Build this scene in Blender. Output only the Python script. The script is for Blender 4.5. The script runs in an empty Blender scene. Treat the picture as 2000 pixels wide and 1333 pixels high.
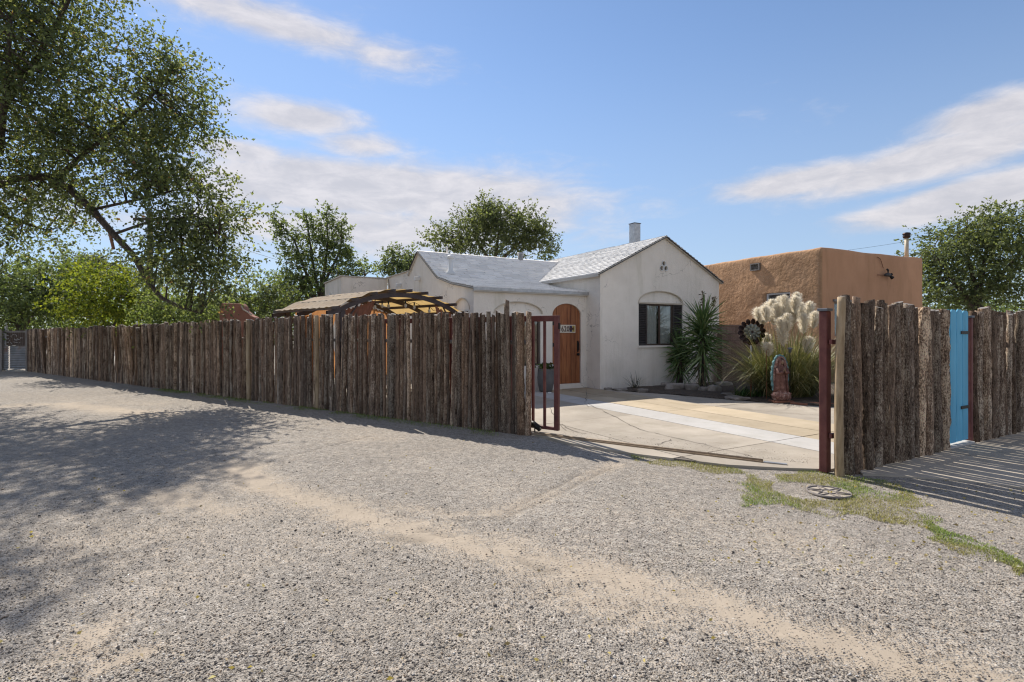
import bpy, bmesh, math, random
import numpy as np
from mathutils import Vector, Matrix, noise as mnoise
from mathutils.geometry import tessellate_polygon

SC = bpy.context.scene
COL = SC.collection
PI = math.pi
RNG = np.random.default_rng(7)
R = random.Random(11)

# ---------------------------------------------------------------- camera
EYE = 1.5
cam_data = bpy.data.cameras.new('camera')
cam = bpy.data.objects.new('camera', cam_data)
COL.objects.link(cam)
cam.location = (0, 0, EYE)
cam.rotation_euler = (math.radians(90), 0, 0)
cam_data.sensor_width = 36
cam_data.lens = 1020 / 2000 * 36
cam_data.shift_y = -16.5 / 2000
cam_data.clip_start = 0.05
cam_data.clip_end = 3000
SC.camera = cam

# ---------------------------------------------------------------- sun, sky, exposure
SUN_AZ = math.radians(-32)          # to the left of straight ahead (+Y)
SUN_EL = math.radians(44.5)
sun_dir = Vector((math.sin(SUN_AZ) * math.cos(SUN_EL), math.cos(SUN_AZ) * math.cos(SUN_EL), math.sin(SUN_EL)))
sl = bpy.data.lights.new('sun', 'SUN')
sl.energy = 4.7
sl.angle = math.radians(0.53)
sl.color = (1.0, 0.94, 0.85)
sun = bpy.data.objects.new('sun', sl)
COL.objects.link(sun)
sun.rotation_euler = (-sun_dir).to_track_quat('-Z', 'Y').to_euler()
sun.location = (-10, 15, 20)

SC.view_settings.view_transform = 'Standard'
SC.view_settings.look = 'None'
SC.view_settings.exposure = 0.5
SC.view_settings.gamma = 1.0
SC.view_settings.use_curve_mapping = False
SC.render.engine = 'CYCLES'
SC.cycles.max_bounces = 6
SC.cycles.diffuse_bounces = 3
SC.cycles.glossy_bounces = 3
SC.cycles.transmission_bounces = 4
SC.cycles.transparent_max_bounces = 12
SC.cycles.use_denoising = True
SC.cycles.denoising_prefilter = 'ACCURATE'
SC.cycles.filter_width = 1.2
SC.cycles.caustics_reflective = False
SC.cycles.caustics_refractive = False


def node(nt, typ, ins=None, **props):
    n = nt.nodes.new(typ)
    for k, v in props.items():
        setattr(n, k, v)
    for k, v in (ins or {}).items():
        if isinstance(v, bpy.types.NodeSocket):
            nt.links.new(v, n.inputs[k])
        else:
            n.inputs[k].default_value = v
    return n


def mth(nt, op, a, b=None, c=None, clamp=False):
    ins = {0: a}
    if b is not None:
        ins[1] = b
    if c is not None:
        ins[2] = c
    n = node(nt, 'ShaderNodeMath', ins, operation=op)
    n.use_clamp = clamp
    return n.outputs[0]


def mixc(nt, f, a, b, mode='MIX'):
    n = node(nt, 'ShaderNodeMix', {0: f, 6: a, 7: b}, data_type='RGBA', blend_type=mode)
    return n.outputs[2]


def smooth(nt, v, lo, hi, t0=0.0, t1=1.0):
    n = node(nt, 'ShaderNodeMapRange', {0: v, 1: lo, 2: hi, 3: t0, 4: t1}, interpolation_type='SMOOTHSTEP')
    return n.outputs[0]


def ramp(nt, fac, stops):
    n = node(nt, 'ShaderNodeValToRGB', {0: fac})
    els = n.color_ramp.elements
    while len(els) < len(stops):
        els.new(0.5)
    for e, (p, c) in zip(els, stops):
        e.position = p
        e.color = (c[0], c[1], c[2], 1)
    return n.outputs[0]


def c4(c):
    return (c[0], c[1], c[2], 1)


# the sky: a daylight sky with thin drifting cloud banks laid out by compass direction and height
world = bpy.data.worlds.new('World')
SC.world = world
world.use_nodes = True
wt = world.node_tree
wt.nodes.clear()
sky = node(wt, 'ShaderNodeTexSky', sky_type='NISHITA')
sky.sun_disc = False
sky.sun_elevation = SUN_EL
sky.sun_rotation = SUN_AZ
sky.altitude = 1500
sky.air_density = 1.0
sky.dust_density = 0.15
sky.ozone_density = 1.8
tc = node(wt, 'ShaderNodeTexCoord')
sep = node(wt, 'ShaderNodeSeparateXYZ', {0: tc.outputs['Generated']})
azn = mth(wt, 'ARCTAN2', sep.outputs[0], sep.outputs[1])
eln = mth(wt, 'ARCSINE', sep.outputs[2])
cv = node(wt, 'ShaderNodeCombineXYZ', {0: azn, 1: mth(wt, 'MULTIPLY', eln, 2.9), 2: 0.0}).outputs[0]
n1 = node(wt, 'ShaderNodeTexNoise', {'Vector': cv, 'Scale': 3.1, 'Detail': 8.0, 'Roughness': 0.56, 'Distortion': 0.35}).outputs[0]
n2 = node(wt, 'ShaderNodeTexNoise', {'Vector': cv, 'Scale': 12.0, 'Detail': 8.0, 'Roughness': 0.66, 'Distortion': 0.4}).outputs[0]
CLOUDS = [  # px, py, half width, half height, tilt (rise to the right), weight
    (540, 45, 380, 44, -0.06, 0.80), (590, 232, 150, 34, 0.04, 0.85), (470, 300, 120, 30, 0.0, 0.75), (700, 285, 110, 34, 0.02, 0.62),
    (690, 372, 380, 60, 0.02, 1.1), (930, 392, 330, 72, -0.08, 0.9), (700, 450, 430, 70, 0.0, 0.85), (1160, 450, 150, 60, 0.0, 0.42),
    (1960, 225, 170, 46, 0.10, 1.05), (1830, 305, 330, 42, 0.15, 1.1), (1600, 350, 230, 32, 0.05, 0.85), (1930, 378, 300, 38, 0.14, 1.15), (1780, 412, 190, 22, 0.04, 0.7),
    ]
BANKS = []
for (px, py, hw, hh, tilt, w) in CLOUDS:
    rr = math.hypot(px - 1000, 1020)
    BANKS.append((math.atan2(px - 1000, 1020), math.atan2(650 - py, rr), hw * 1020 / rr ** 2, hh / rr, tilt, w))
# cloud banks added out of view for neutral fill light: direction, height, half sizes in degrees
for (a_, e_, wa_, we_, w_) in ((80, 14, 22, 5, 1.0), (105, 28, 26, 7, 1.0), (140, 12, 30, 5, 0.9), (150, 34, 30, 8, 1.05), (178, 20, 26, 6, 1.0), (-150, 36, 30, 8, 1.0), (-165, 10, 24, 4, 0.9),
                               (-118, 18, 28, 6, 1.0), (-95, 34, 24, 7, 0.9), (-70, 14, 18, 4, 0.8), (120, 52, 40, 8, 1.0), (-130, 56, 46, 8, 1.0), (40, 48, 30, 6, 0.8), (170, 68, 60, 7, 0.95)):
    BANKS.append((math.radians(a_), math.radians(e_), math.radians(wa_), math.radians(we_), 0.03, w_))
bias = None
for (ca, ce, wa, we, tilt, w) in BANKS:
    da = mth(wt, 'MULTIPLY_ADD', azn, 1 / wa, -ca / wa)
    de0 = mth(wt, 'MULTIPLY_ADD', eln, 1 / we, -ce / we)
    de = mth(wt, 'MULTIPLY_ADD', da, -tilt * wa / we, de0)
    d2 = mth(wt, 'ADD', mth(wt, 'MULTIPLY', da, da), mth(wt, 'MULTIPLY', de, de))
    v = mth(wt, 'MULTIPLY', mth(wt, 'EXPONENT', mth(wt, 'MULTIPLY', d2, -1.1)), w)
    bias = v if bias is None else mth(wt, 'MAXIMUM', bias, v)
nmix = mth(wt, 'ADD', mth(wt, 'MULTIPLY', mth(wt, 'SUBTRACT', n1, 0.5), 1.9), mth(wt, 'MULTIPLY', mth(wt, 'SUBTRACT', n2, 0.5), 0.95))
cover = mth(wt, 'ADD', bias, mth(wt, 'MULTIPLY_ADD', nmix, 0.62, 0.06))
cfac = smooth(wt, cover, 0.20, 0.80, 0.0, 0.88)
haze_f = mth(wt, 'MULTIPLY', smooth(wt, eln, 0.55, 0.0), 0.72)
skyc = mixc(wt, haze_f, sky.outputs[0], (2.25, 2.9, 3.9, 1))
shade = smooth(wt, n2, 0.3, 0.75)
cloudc = mixc(wt, shade, (3.8, 3.72, 3.95, 1), (5.1, 4.85, 4.9, 1))
skyc = mixc(wt, cfac, skyc, cloudc)
bg = node(wt, 'ShaderNodeBackground', {0: skyc, 1: 0.119})
wo = node(wt, 'ShaderNodeOutputWorld', {0: bg.outputs[0]})

# ---------------------------------------------------------------- places read off the photograph
FPX, HOR, CX = 1020.0, 650.0, 1000.0


def at(px, py, Y):
    return Vector(((px - CX) * Y / FPX, Y, EYE - (py - HOR) * Y / FPX))


def gnd(px, py):
    Y = FPX * EYE / (py - HOR)
    return Vector(((px - CX) * Y / FPX, Y, 0.0))


# ---------------------------------------------------------------- object helpers
def tag(o, label=None, cat=None, group=None, kind=None):
    if label:
        o['label'] = label
    if cat:
        o['category'] = cat
    if group:
        o['group'] = group
    if kind:
        o['kind'] = kind
    return o


def empty(name, loc=(0, 0, 0), rz=0.0, parent=None):
    o = bpy.data.objects.new(name, None)
    o.empty_display_size = 0.2
    COL.objects.link(o)
    o.location = loc
    o.rotation_euler = (0, 0, rz)
    if parent:
        o.parent = parent
    return o


def link(name, me, m=None, parent=None):
    if m is not None and len(me.materials) == 0:
        me.materials.append(m)
    o = bpy.data.objects.new(name, me)
    COL.objects.link(o)
    if parent:
        o.parent = parent
    return o


class MB:
    """collects simple shapes into one mesh"""
    def __init__(s):
        s.v = []
        s.f = []

    def add(s, vs, fs):
        b = len(s.v)
        s.v.extend([tuple(p) for p in vs])
        s.f.extend([tuple(b + i for i in f) for f in fs])
        return s

    def box(s, x0, x1, y0, y1, z0, z1):
        return s.add([(x0, y0, z0), (x1, y0, z0), (x1, y1, z0), (x0, y1, z0), (x0, y0, z1), (x1, y0, z1), (x1, y1, z1), (x0, y1, z1)],
                     [(0, 3, 2, 1), (4, 5, 6, 7), (0, 1, 5, 4), (1, 2, 6, 5), (2, 3, 7, 6), (3, 0, 4, 7)])

    def bar(s, p, q, w, h, up=(0, 0, 1)):
        p, q = Vector(p), Vector(q)
        d = (q - p).normalized()
        up = Vector(up)
        if abs(d.dot(up)) > 0.98:
            up = Vector((0, 1, 0))
        a = d.cross(up).normalized() * w / 2
        b = a.cross(d).normalized() * h / 2
        return s.add([p - a - b, p + a - b, p + a + b, p - a + b, q - a - b, q + a - b, q + a + b, q - a + b],
                     [(0, 3, 2, 1), (4, 5, 6, 7), (0, 1, 5, 4), (1, 2, 6, 5), (2, 3, 7, 6), (3, 0, 4, 7)])

    def tube(s, pts, rad, n=8, cap=True):
        pts = [Vector(p) for p in pts]
        if not hasattr(rad, '__len__'):
            rad = [rad] * len(pts)
        vs, fs = [], []
        ref = None
        for i, p in enumerate(pts):
            d = (pts[min(i + 1, len(pts) - 1)] - pts[max(i - 1, 0)]).normalized()
            if ref is None:
                ref = Vector((1, 0, 0)) if abs(d.x) < 0.8 else Vector((0, 1, 0))
            a = (ref - d * ref.dot(d)).normalized()
            ref = a
            b = d.cross(a)
            for k in range(n):
                t = 2 * PI * k / n
                vs.append(p + (a * math.cos(t) + b * math.sin(t)) * rad[i])
        for i in range(len(pts) - 1):
            for k in range(n):
                fs.append((i * n + k, i * n + (k + 1) % n, (i + 1) * n + (k + 1) % n, (i + 1) * n + k))
        if cap:
            fs.append(tuple(range(n - 1, -1, -1)))
            fs.append(tuple((len(pts) - 1) * n + k for k in range(n)))
        return s.add(vs, fs)

    def lathe(s, prof, n=24, c=(0, 0, 0), cap=True):
        vs, fs = [], []
        for (r, z) in prof:
            for k in range(n):
                t = 2 * PI * k / n
                vs.append((c[0] + r * math.cos(t), c[1] + r * math.sin(t), c[2] + z))
        for i in range(len(prof) - 1):
            for k in range(n):
                fs.append((i * n + k, i * n + (k + 1) % n, (i + 1) * n + (k + 1) % n, (i + 1) * n + k))
        if cap:
            fs.append(tuple(range(n - 1, -1, -1)))
            fs.append(tuple((len(prof) - 1) * n + k for k in range(n)))
        return s.add(vs, fs)

    def prism(s, poly, mapf, d0, d1):
        """2D outline (may be concave) extruded from depth d0 to d1 through mapf(a, b, d)"""
        n = len(poly)
        tri = tessellate_polygon([[Vector((a, b, 0)) for a, b in poly]])
        vs = [mapf(a, b, d0) for a, b in poly] + [mapf(a, b, d1) for a, b in poly]
        fs = [tuple(t) for t in tri] + [tuple(n + i for i in t)[::-1] for t in tri]
        for i in range(n):
            j = (i + 1) % n
            fs.append((i, j, n + j, n + i))
        return s.add(vs, fs)

    def wall(s, outer, holes, mapf, depth):
        """a flat wall face with openings whose reveals go in by depth"""
        polys = [outer] + holes
        tri = tessellate_polygon([[Vector((a, b, 0)) for a, b in p] for p in polys])
        flat = [q for p in polys for q in p]
        s.add([mapf(a, b, 0) for a, b in flat], [tuple(t) for t in tri])
        for h in holes:
            n = len(h)
            s.add([mapf(a, b, 0) for a, b in h] + [mapf(a, b, depth) for a, b in h],
                  [(i, (i + 1) % n, n + (i + 1) % n, n + i) for i in range(n)])
        return s

    def mesh(s, name, smooth=False):
        me = bpy.data.meshes.new(name)
        me.from_pydata(s.v, [], s.f)
        me.validate(verbose=False)
        bm = bmesh.new()
        bm.from_mesh(me)
        bmesh.ops.recalc_face_normals(bm, faces=bm.faces)
        bm.to_mesh(me)
        bm.free()
        if smooth:
            me.polygons.foreach_set('use_smooth', [True] * len(me.polygons))
        return me

    def build(s, name, m, parent=None, smooth=False, bevel=0.0):
        o = link(name, s.mesh(name, smooth), m, parent)
        if bevel:
            b = o.modifiers.new('bevel', 'BEVEL')
            b.width = bevel
            b.segments = 2
            b.limit_method = 'ANGLE'
        return o


def np_mesh(name, V, F, m, parent=None, col=None, smooth=False, attr=None):
    """fast mesh from arrays; F is (n, k); col is one colour per vertex"""
    me = bpy.data.meshes.new(name)
    V = np.asarray(V, dtype=np.float32)
    F = np.asarray(F, dtype=np.int32)
    k = F.shape[1]
    me.vertices.add(len(V))
    me.vertices.foreach_set('co', V.ravel())
    me.loops.add(F.size)
    me.loops.foreach_set('vertex_index', F.ravel())
    me.polygons.add(len(F))
    me.polygons.foreach_set('loop_start', np.arange(0, F.size, k, dtype=np.int32))
    me.polygons.foreach_set('loop_total', np.full(len(F), k, dtype=np.int32))
    if smooth:
        me.polygons.foreach_set('use_smooth', np.ones(len(F), dtype=bool))
    if col is not None:
        a = me.color_attributes.new('tint', 'FLOAT_COLOR', 'POINT')
        c = np.ones((len(V), 4), dtype=np.float32)
        c[:, :3] = col
        a.data.foreach_set('color', c.ravel())
    for nm, arr in (attr or {}).items():
        a = me.attributes.new(nm, 'FLOAT', 'POINT')
        a.data.foreach_set('value', np.asarray(arr, dtype=np.float32))
    me.update(calc_edges=True)
    me.validate(verbose=False)
    return link(name, me, m, parent)


def copy_tree(o, parent=None):
    c = o.copy()
    COL.objects.link(c)
    c.parent = parent
    for ch in list(o.children):
        copy_tree(ch, c)
    return c


# ---------------------------------------------------------------- materials
def new_mat(name):
    m = bpy.data.materials.new(name)
    m.use_nodes = True
    m.node_tree.nodes.clear()
    return m, m.node_tree


def finish(nt, sh):
    node(nt, 'ShaderNodeOutputMaterial', {0: sh})


def coords(nt, stretch=(1, 1, 1), rand=True):
    t = node(nt, 'ShaderNodeTexCoord')
    v = t.outputs['Object']
    if rand:
        oi = node(nt, 'ShaderNodeObjectInfo')
        off = mth(nt, 'MULTIPLY', oi.outputs['Random'], 57.0)
        cc = node(nt, 'ShaderNodeCombineXYZ', {0: off, 1: off, 2: off}).outputs[0]
        v = node(nt, 'ShaderNodeVectorMath', {0: v, 1: cc}, operation='ADD').outputs[0]
    return node(nt, 'ShaderNodeMapping', {0: v, 3: stretch}).outputs[0]


def nz(nt, v, scale, detail=5.0, rough=0.55, dist=0.0):
    return node(nt, 'ShaderNodeTexNoise', {'Vector': v, 'Scale': scale, 'Detail': detail, 'Roughness': rough, 'Distortion': dist}).outputs[0]


def surf(name, stops, scale=5.0, rough=0.85, bump=0.0, bscale=None, stretch=(1, 1, 1), detail=6.0, nrough=0.6, metal=0.0, rand=0.0, stain=0.0, crack=0.0,
         big=0.0, bdist=0.01, spec=0.4, contrast=(0.3, 0.7)):
    """noise-coloured surface: colour ramp over noise, optional broad blotches, per-object tone and relief"""
    m, nt = new_mat(name)
    v = coords(nt, stretch)
    f = node(nt, 'ShaderNodeMapRange', {0: nz(nt, v, scale, detail, nrough), 1: contrast[0], 2: contrast[1]}).outputs[0]
    n = len(stops)
    c = ramp(nt, f, [(i / max(1, n - 1), s) for i, s in enumerate(stops)])
    if big:
        b = smooth(nt, nz(nt, v, scale * 0.11, 3.0), 0.3, 0.7, 1 - big, 1 + big)
        c = mixc(nt, 1.0, c, node(nt, 'ShaderNodeCombineColor', {0: b, 1: b, 2: b}).outputs[0], 'MULTIPLY')
    if stain:
        sv = coords(nt, (1, 1, 0.16))
        b = smooth(nt, nz(nt, sv, 2.3, 7.0, 0.68), 0.50, 0.74, 1.0, 1 - stain)
        c = mixc(nt, 1.0, c, node(nt, 'ShaderNodeCombineColor', {0: b, 1: mth(nt, 'MULTIPLY', b, b) if stain > 0.25 else b, 2: mth(nt, 'POWER', b, 1.25)}).outputs[0], 'MULTIPLY')
    if crack:
        wv = node(nt, 'ShaderNodeTexNoise', {'Vector': v, 'Scale': 3.0, 'Detail': 4.0}).outputs[1]
        wv = node(nt, 'ShaderNodeVectorMath', {0: v, 1: wv}, operation='ADD').outputs[0]
        ed_ = node(nt, 'ShaderNodeTexVoronoi', {'Vector': wv, 'Scale': 0.55}, feature='DISTANCE_TO_EDGE').outputs[0]
        k_ = mth(nt, 'MULTIPLY', smooth(nt, ed_, 0.006, 0.002), smooth(nt, nz(nt, v, 0.9, 2.0), 0.50, 0.60, 0.0, crack))
        c = mixc(nt, k_, c, (0.25, 0.22, 0.19, 1))
    if rand:
        oi = node(nt, 'ShaderNodeObjectInfo')
        b = mth(nt, 'MULTIPLY_ADD', oi.outputs['Random'], 2 * rand, 1 - rand)
        c = mixc(nt, 1.0, c, node(nt, 'ShaderNodeCombineColor', {0: b, 1: b, 2: b}).outputs[0], 'MULTIPLY')
    ins = {'Base Color': c, 'Roughness': rough, 'Metallic': metal, 'Specular IOR Level': spec}
    if bump:
        h = nz(nt, v, bscale or scale * 3, 6.0, 0.65)
        ins['Normal'] = node(nt, 'ShaderNodeBump', {'Strength': bump, 'Distance': bdist, 'Height': h}).outputs[0]
    p = node(nt, 'ShaderNodeBsdfPrincipled', ins)
    finish(nt, p.outputs[0])
    return m


def tinted(name, rough=0.6, trans=0.0, tmul=(1.25, 1.2, 0.55), spec=0.3, bump=0.0, bscale=40, noise_amt=0.0):
    """colour from the mesh's own per-piece tint; trans mixes in light passing through (leaves, cloth)"""
    m, nt = new_mat(name)
    a = node(nt, 'ShaderNodeAttribute', attribute_name='tint').outputs['Color']
    ins = {'Roughness': rough, 'Specular IOR Level': spec}
    if noise_amt or bump:
        v = coords(nt)
        h = nz(nt, v, bscale, 6.0, 0.65)
    if noise_amt:
        b = smooth(nt, h, 0.25, 0.75, 1 - noise_amt, 1 + noise_amt)
        a = mixc(nt, 1.0, a, node(nt, 'ShaderNodeCombineColor', {0: b, 1: b, 2: b}).outputs[0], 'MULTIPLY')
    if bump:
        ins['Normal'] = node(nt, 'ShaderNodeBump', {'Strength': bump, 'Distance': 0.01, 'Height': h}).outputs[0]
    ins['Base Color'] = a
    p = node(nt, 'ShaderNodeBsdfPrincipled', ins)
    sh = p.outputs[0]
    if trans:
        tcol = mixc(nt, 1.0, a, c4(tmul), 'MULTIPLY')
        t = node(nt, 'ShaderNodeBsdfTranslucent', {0: tcol})
        sh = node(nt, 'ShaderNodeMixShader', {0: trans, 1: sh, 2: t.outputs[0]}).outputs[0]
    finish(nt, sh)
    return m


M = {}
M['stucco'] = surf('white_stucco', [(0.75, 0.685, 0.60), (0.82, 0.755, 0.67)], 3.0, 0.92, 0.55, 20, big=0.08, bdist=0.016, stain=0.17, crack=0.6)
M['stucco_trim'] = surf('arch_trim_stucco', [(0.50, 0.43, 0.33), (0.58, 0.51, 0.42)], 6.0, 0.92, 0.3, 40)
M['eave'] = surf('eave_board', [(0.46, 0.42, 0.36), (0.60, 0.57, 0.52)], 6.0, 0.8, 0.2, 30, stretch=(0.3, 0.3, 3))
M['shingle'] = tinted('shingle', 0.9, bump=0.5, bscale=120, noise_amt=0.16)
M['dark_metal'] = surf('dark_metal', [(0.035, 0.03, 0.03), (0.07, 0.06, 0.055)], 12, 0.55, 0.1, metal=0.4)
M['galv'] = surf('galvanised_metal', [(0.35, 0.35, 0.35), (0.52, 0.52, 0.52)], 9, 0.45, 0.08, 40, metal=0.6)
M['white_metal'] = surf('white_painted_metal', [(0.60, 0.60, 0.59), (0.72, 0.72, 0.70)], 8, 0.5)
M['door'] = surf('door_wood', [(0.14, 0.042, 0.016), (0.28, 0.098, 0.036), (0.36, 0.145, 0.056)], 5.0, 0.5, 0.25, 30, stretch=(4, 4, 0.35), rand=0.16, detail=8)
M['iron'] = surf('black_iron', [(0.012, 0.011, 0.011), (0.03, 0.027, 0.025)], 20, 0.5, 0.2, metal=0.5)
M['frame_dark'] = surf('dark_window_frame', [(0.06, 0.04, 0.03), (0.11, 0.075, 0.055)], 14, 0.6, 0.2, stretch=(4, 4, .5))
M['louver'] = surf('shutter_paint', [(0.035, 0.03, 0.028), (0.07, 0.06, 0.055)], 12, 0.55)
M['curtain'] = surf('pale_curtain', [(0.46, 0.44, 0.40), (0.62, 0.60, 0.55)], 8, 0.9, stretch=(8, 8, 0.3))
M['reed'] = surf('reed_blind', [(0.10, 0.07, 0.045), (0.42, 0.33, 0.22)], 20, 0.9, stretch=(3, 3, 0.12), contrast=(0.35, 0.65))
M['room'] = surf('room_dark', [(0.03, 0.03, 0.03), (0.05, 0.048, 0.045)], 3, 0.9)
M['adobe'] = surf('orange_stucco', [(0.36, 0.205, 0.108), (0.47, 0.275, 0.150), (0.53, 0.32, 0.185)], 2.6, 0.95, 0.8, 6, big=0.10, bdist=0.06, detail=8, contrast=(0.25, 0.75), stain=0.16)
M['adobe_smooth'] = surf('smooth_orange_stucco', [(0.41, 0.222, 0.122), (0.49, 0.27, 0.155)], 2.0, 0.95, 0.4, 30, big=0.12, bdist=0.01, stretch=(1, 1, .5), stain=0.2)
M['block'] = surf('brown_block', [(0.14, 0.09, 0.067), (0.23, 0.155, 0.12)], 16, 0.95, 0.6, 60, rand=0.18)
M['mortar'] = surf('mortar', [(0.10, 0.075, 0.06), (0.15, 0.12, 0.10)], 20, 0.95, 0.4)
M['red_steel'] = surf('red_brown_steel', [(0.085, 0.022, 0.020), (0.13, 0.038, 0.032), (0.16, 0.06, 0.045)], 7, 0.6, 0.25, 50, big=0.2, stain=0.25)
M['blue_paint'] = surf('blue_paint', [(0.11, 0.40, 0.60), (0.14, 0.48, 0.70)], 7, 0.65, 0.35, 40, stretch=(3, 3, .3), rand=0.10, big=0.12, stain=0.2)
M['peeled'] = surf('peeled_wood', [(0.12, 0.075, 0.042), (0.30, 0.215, 0.125), (0.40, 0.30, 0.19)], 9, 0.8, 0.4, 30, stretch=(1.6, 1.6, 0.3), contrast=(0.28, 0.62))
M['concrete'] = surf('concrete', [(0.32, 0.275, 0.22), (0.40, 0.35, 0.285)], 2.6, 0.92, 0.25, 70, big=0.16, rand=0.07, detail=9, stain=0.2)
M['concrete_white'] = surf('pale_concrete', [(0.43, 0.41, 0.38), (0.49, 0.465, 0.435)], 2.6, 0.92, 0.2, 70, big=0.10, detail=9, stain=0.14)
M['concrete_tan'] = surf('tan_concrete', [(0.385, 0.31, 0.21), (0.46, 0.375, 0.265)], 2.2, 0.92, 0.2, 70, big=0.15, rand=0.06, detail=9, stain=0.16)
M['joint'] = surf('joint_dirt', [(0.10, 0.085, 0.07), (0.17, 0.145, 0.12)], 20, 0.95, 0.3)
M['track'] = surf('rusty_rail', [(0.20, 0.135, 0.085), (0.36, 0.265, 0.17)], 14, 0.7, 0.3, stretch=(1, 1, 1))
M['soil'] = surf('dark_soil', [(0.045, 0.034, 0.026), (0.13, 0.10, 0.075)], 24, 0.97, 0.9, 40, bdist=0.03)
M['rock'] = surf('border_stone', [(0.19, 0.165, 0.14), (0.36, 0.32, 0.28)], 7, 0.95, 0.6, 24, rand=0.15, bdist=0.02)
M['terracotta'] = surf('weathered_terracotta', [(0.085, 0.038, 0.030), (0.17, 0.078, 0.060), (0.30, 0.185, 0.145)], 16, 0.75, 0.5, 40, detail=8, contrast=(0.3, 0.75))
M['turquoise'] = surf('worn_turquoise', [(0.07, 0.10, 0.10), (0.085, 0.20, 0.215), (0.22, 0.30, 0.29)], 18, 0.8, 0.4, contrast=(0.3, 0.7))
M['cloudbase'] = surf('mottled_base', [(0.13, 0.065, 0.055), (0.28, 0.14, 0.11), (0.50, 0.42, 0.37)], 22, 0.8, 0.5, contrast=(0.35, 0.7))
M['skinclay'] = surf('worn_clay_skin', [(0.19, 0.115, 0.075), (0.32, 0.22, 0.145)], 30, 0.75)
M['brick'] = surf('red_brick', [(0.20, 0.085, 0.05), (0.30, 0.14, 0.09)], 18, 0.9, 0.4)
M['pot'] = surf('grey_pot', [(0.10, 0.10, 0.10), (0.155, 0.15, 0.145)], 5, 0.75, 0.15, 50, big=0.1)
M['petal'] = surf('white_petal', [(0.66, 0.66, 0.62), (0.80, 0.79, 0.75)], 12, 0.7)
M['tile_cream'] = surf('cream_tile', [(0.58, 0.52, 0.42), (0.68, 0.62, 0.52)], 12, 0.35)
M['tile_ink'] = surf('dark_tile_ink', [(0.06, 0.025, 0.018), (0.09, 0.04, 0.03)], 12, 0.4)
M['tile_blue'] = surf('blue_tile', [(0.02, 0.022, 0.07), (0.035, 0.04, 0.12)], 12, 0.3)
M['tile_gold'] = surf('gold_tile', [(0.35, 0.27, 0.06), (0.45, 0.35, 0.10)], 12, 0.3)
M['bronze'] = surf('dark_bronze', [(0.022, 0.013, 0.012), (0.055, 0.032, 0.026)], 14, 0.42, 0.1, metal=0.7)
M['pale_metal'] = surf('greyed_metal', [(0.16, 0.17, 0.15), (0.26, 0.27, 0.23)], 14, 0.45, 0.1, metal=0.5)
M['rust'] = surf('rusty_rod', [(0.12, 0.045, 0.02), (0.24, 0.11, 0.05)], 24, 0.8)
M['corrugated'] = surf('rusting_corrugated_sheet', [(0.17, 0.175, 0.18), (0.25, 0.25, 0.25), (0.20, 0.11, 0.07)], 2.4, 0.5, 0.2, 30, metal=0.35, contrast=(0.35, 0.72))
M['weathered'] = surf('weathered_grey_wood', [(0.16, 0.14, 0.125), (0.30, 0.275, 0.25)], 10, 0.9, 0.5, 30, stretch=(2, 2, .3))
M['salmon'] = surf('salmon_stucco', [(0.27, 0.12, 0.085), (0.36, 0.175, 0.125)], 4, 0.95, 0.5, 14)
M['pergola'] = surf('brown_powder_coat', [(0.05, 0.034, 0.032), (0.08, 0.056, 0.052)], 9, 0.5)
M['bulb'] = surf('bulb_glass', [(0.42, 0.38, 0.30), (0.55, 0.50, 0.42)], 9, 0.15)
M['bark_tree'] = surf('tree_bark', [(0.035, 0.026, 0.020), (0.085, 0.066, 0.052), (0.13, 0.105, 0.085)], 14, 0.95, 0.9, 30, stretch=(2.4, 2.4, 0.6), bdist=0.03)
M['broken'] = surf('broken_wood', [(0.20, 0.10, 0.06), (0.32, 0.18, 0.12)], 14, 0.9, 0.5)
M['dead_leaf'] = surf('dead_leaf', [(0.20, 0.15, 0.09), (0.34, 0.27, 0.18)], 14, 0.9)
M['utility_wood'] = surf('utility_pole_wood', [(0.06, 0.045, 0.035), (0.10, 0.08, 0.065)], 14, 0.95, 0.4, stretch=(3, 3, .3))
M['wire'] = surf('wire', [(0.03, 0.03, 0.03), (0.05, 0.05, 0.05)], 5, 0.6)
M['yellow_pipe'] = surf('yellowed_pipe', [(0.40, 0.34, 0.23), (0.50, 0.43, 0.31)], 9, 0.5)
M['cast_iron'] = surf('cast_iron', [(0.14, 0.12, 0.11), (0.26, 0.23, 0.21)], 22, 0.7, 0.5, metal=0.3)
M['rail_cap'] = surf('grey_cap', [(0.10, 0.11, 0.13), (0.16, 0.17, 0.19)], 9, 0.5, metal=0.3)
M['leaf'] = tinted('foliage', 0.6, 0.55, spec=0.2)
M['blade'] = tinted('blade', 0.45, 0.25, (1.15, 1.15, 0.6), spec=0.4)
M['plume'] = tinted('plume', 0.9, 0.6, (1.0, 0.97, 0.9), spec=0.1)
M['grass'] = tinted('grass', 0.7, 0.35)
M['pebble'] = tinted('pebble', 0.9, noise_amt=0.15, bscale=60)


def cloth(name, c, t, tc_, wr=12):
    m, nt = new_mat(name)
    v = coords(nt)
    b = smooth(nt, nz(nt, v, wr, 4.0), 0.3, 0.7, 0.9, 1.08)
    g = node(nt, 'ShaderNodeCombineColor', {0: b, 1: b, 2: b}).outputs[0]
    p = node(nt, 'ShaderNodeBsdfPrincipled', {'Base Color': mixc(nt, 1.0, c4(c), g, 'MULTIPLY'), 'Roughness': 0.9, 'Specular IOR Level': 0.1})
    tr = node(nt, 'ShaderNodeBsdfTranslucent', {0: mixc(nt, 1.0, c4(tc_), g, 'MULTIPLY')})
    finish(nt, node(nt, 'ShaderNodeMixShader', {0: t, 1: p.outputs[0], 2: tr.outputs[0]}).outputs[0])
    return m


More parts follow.
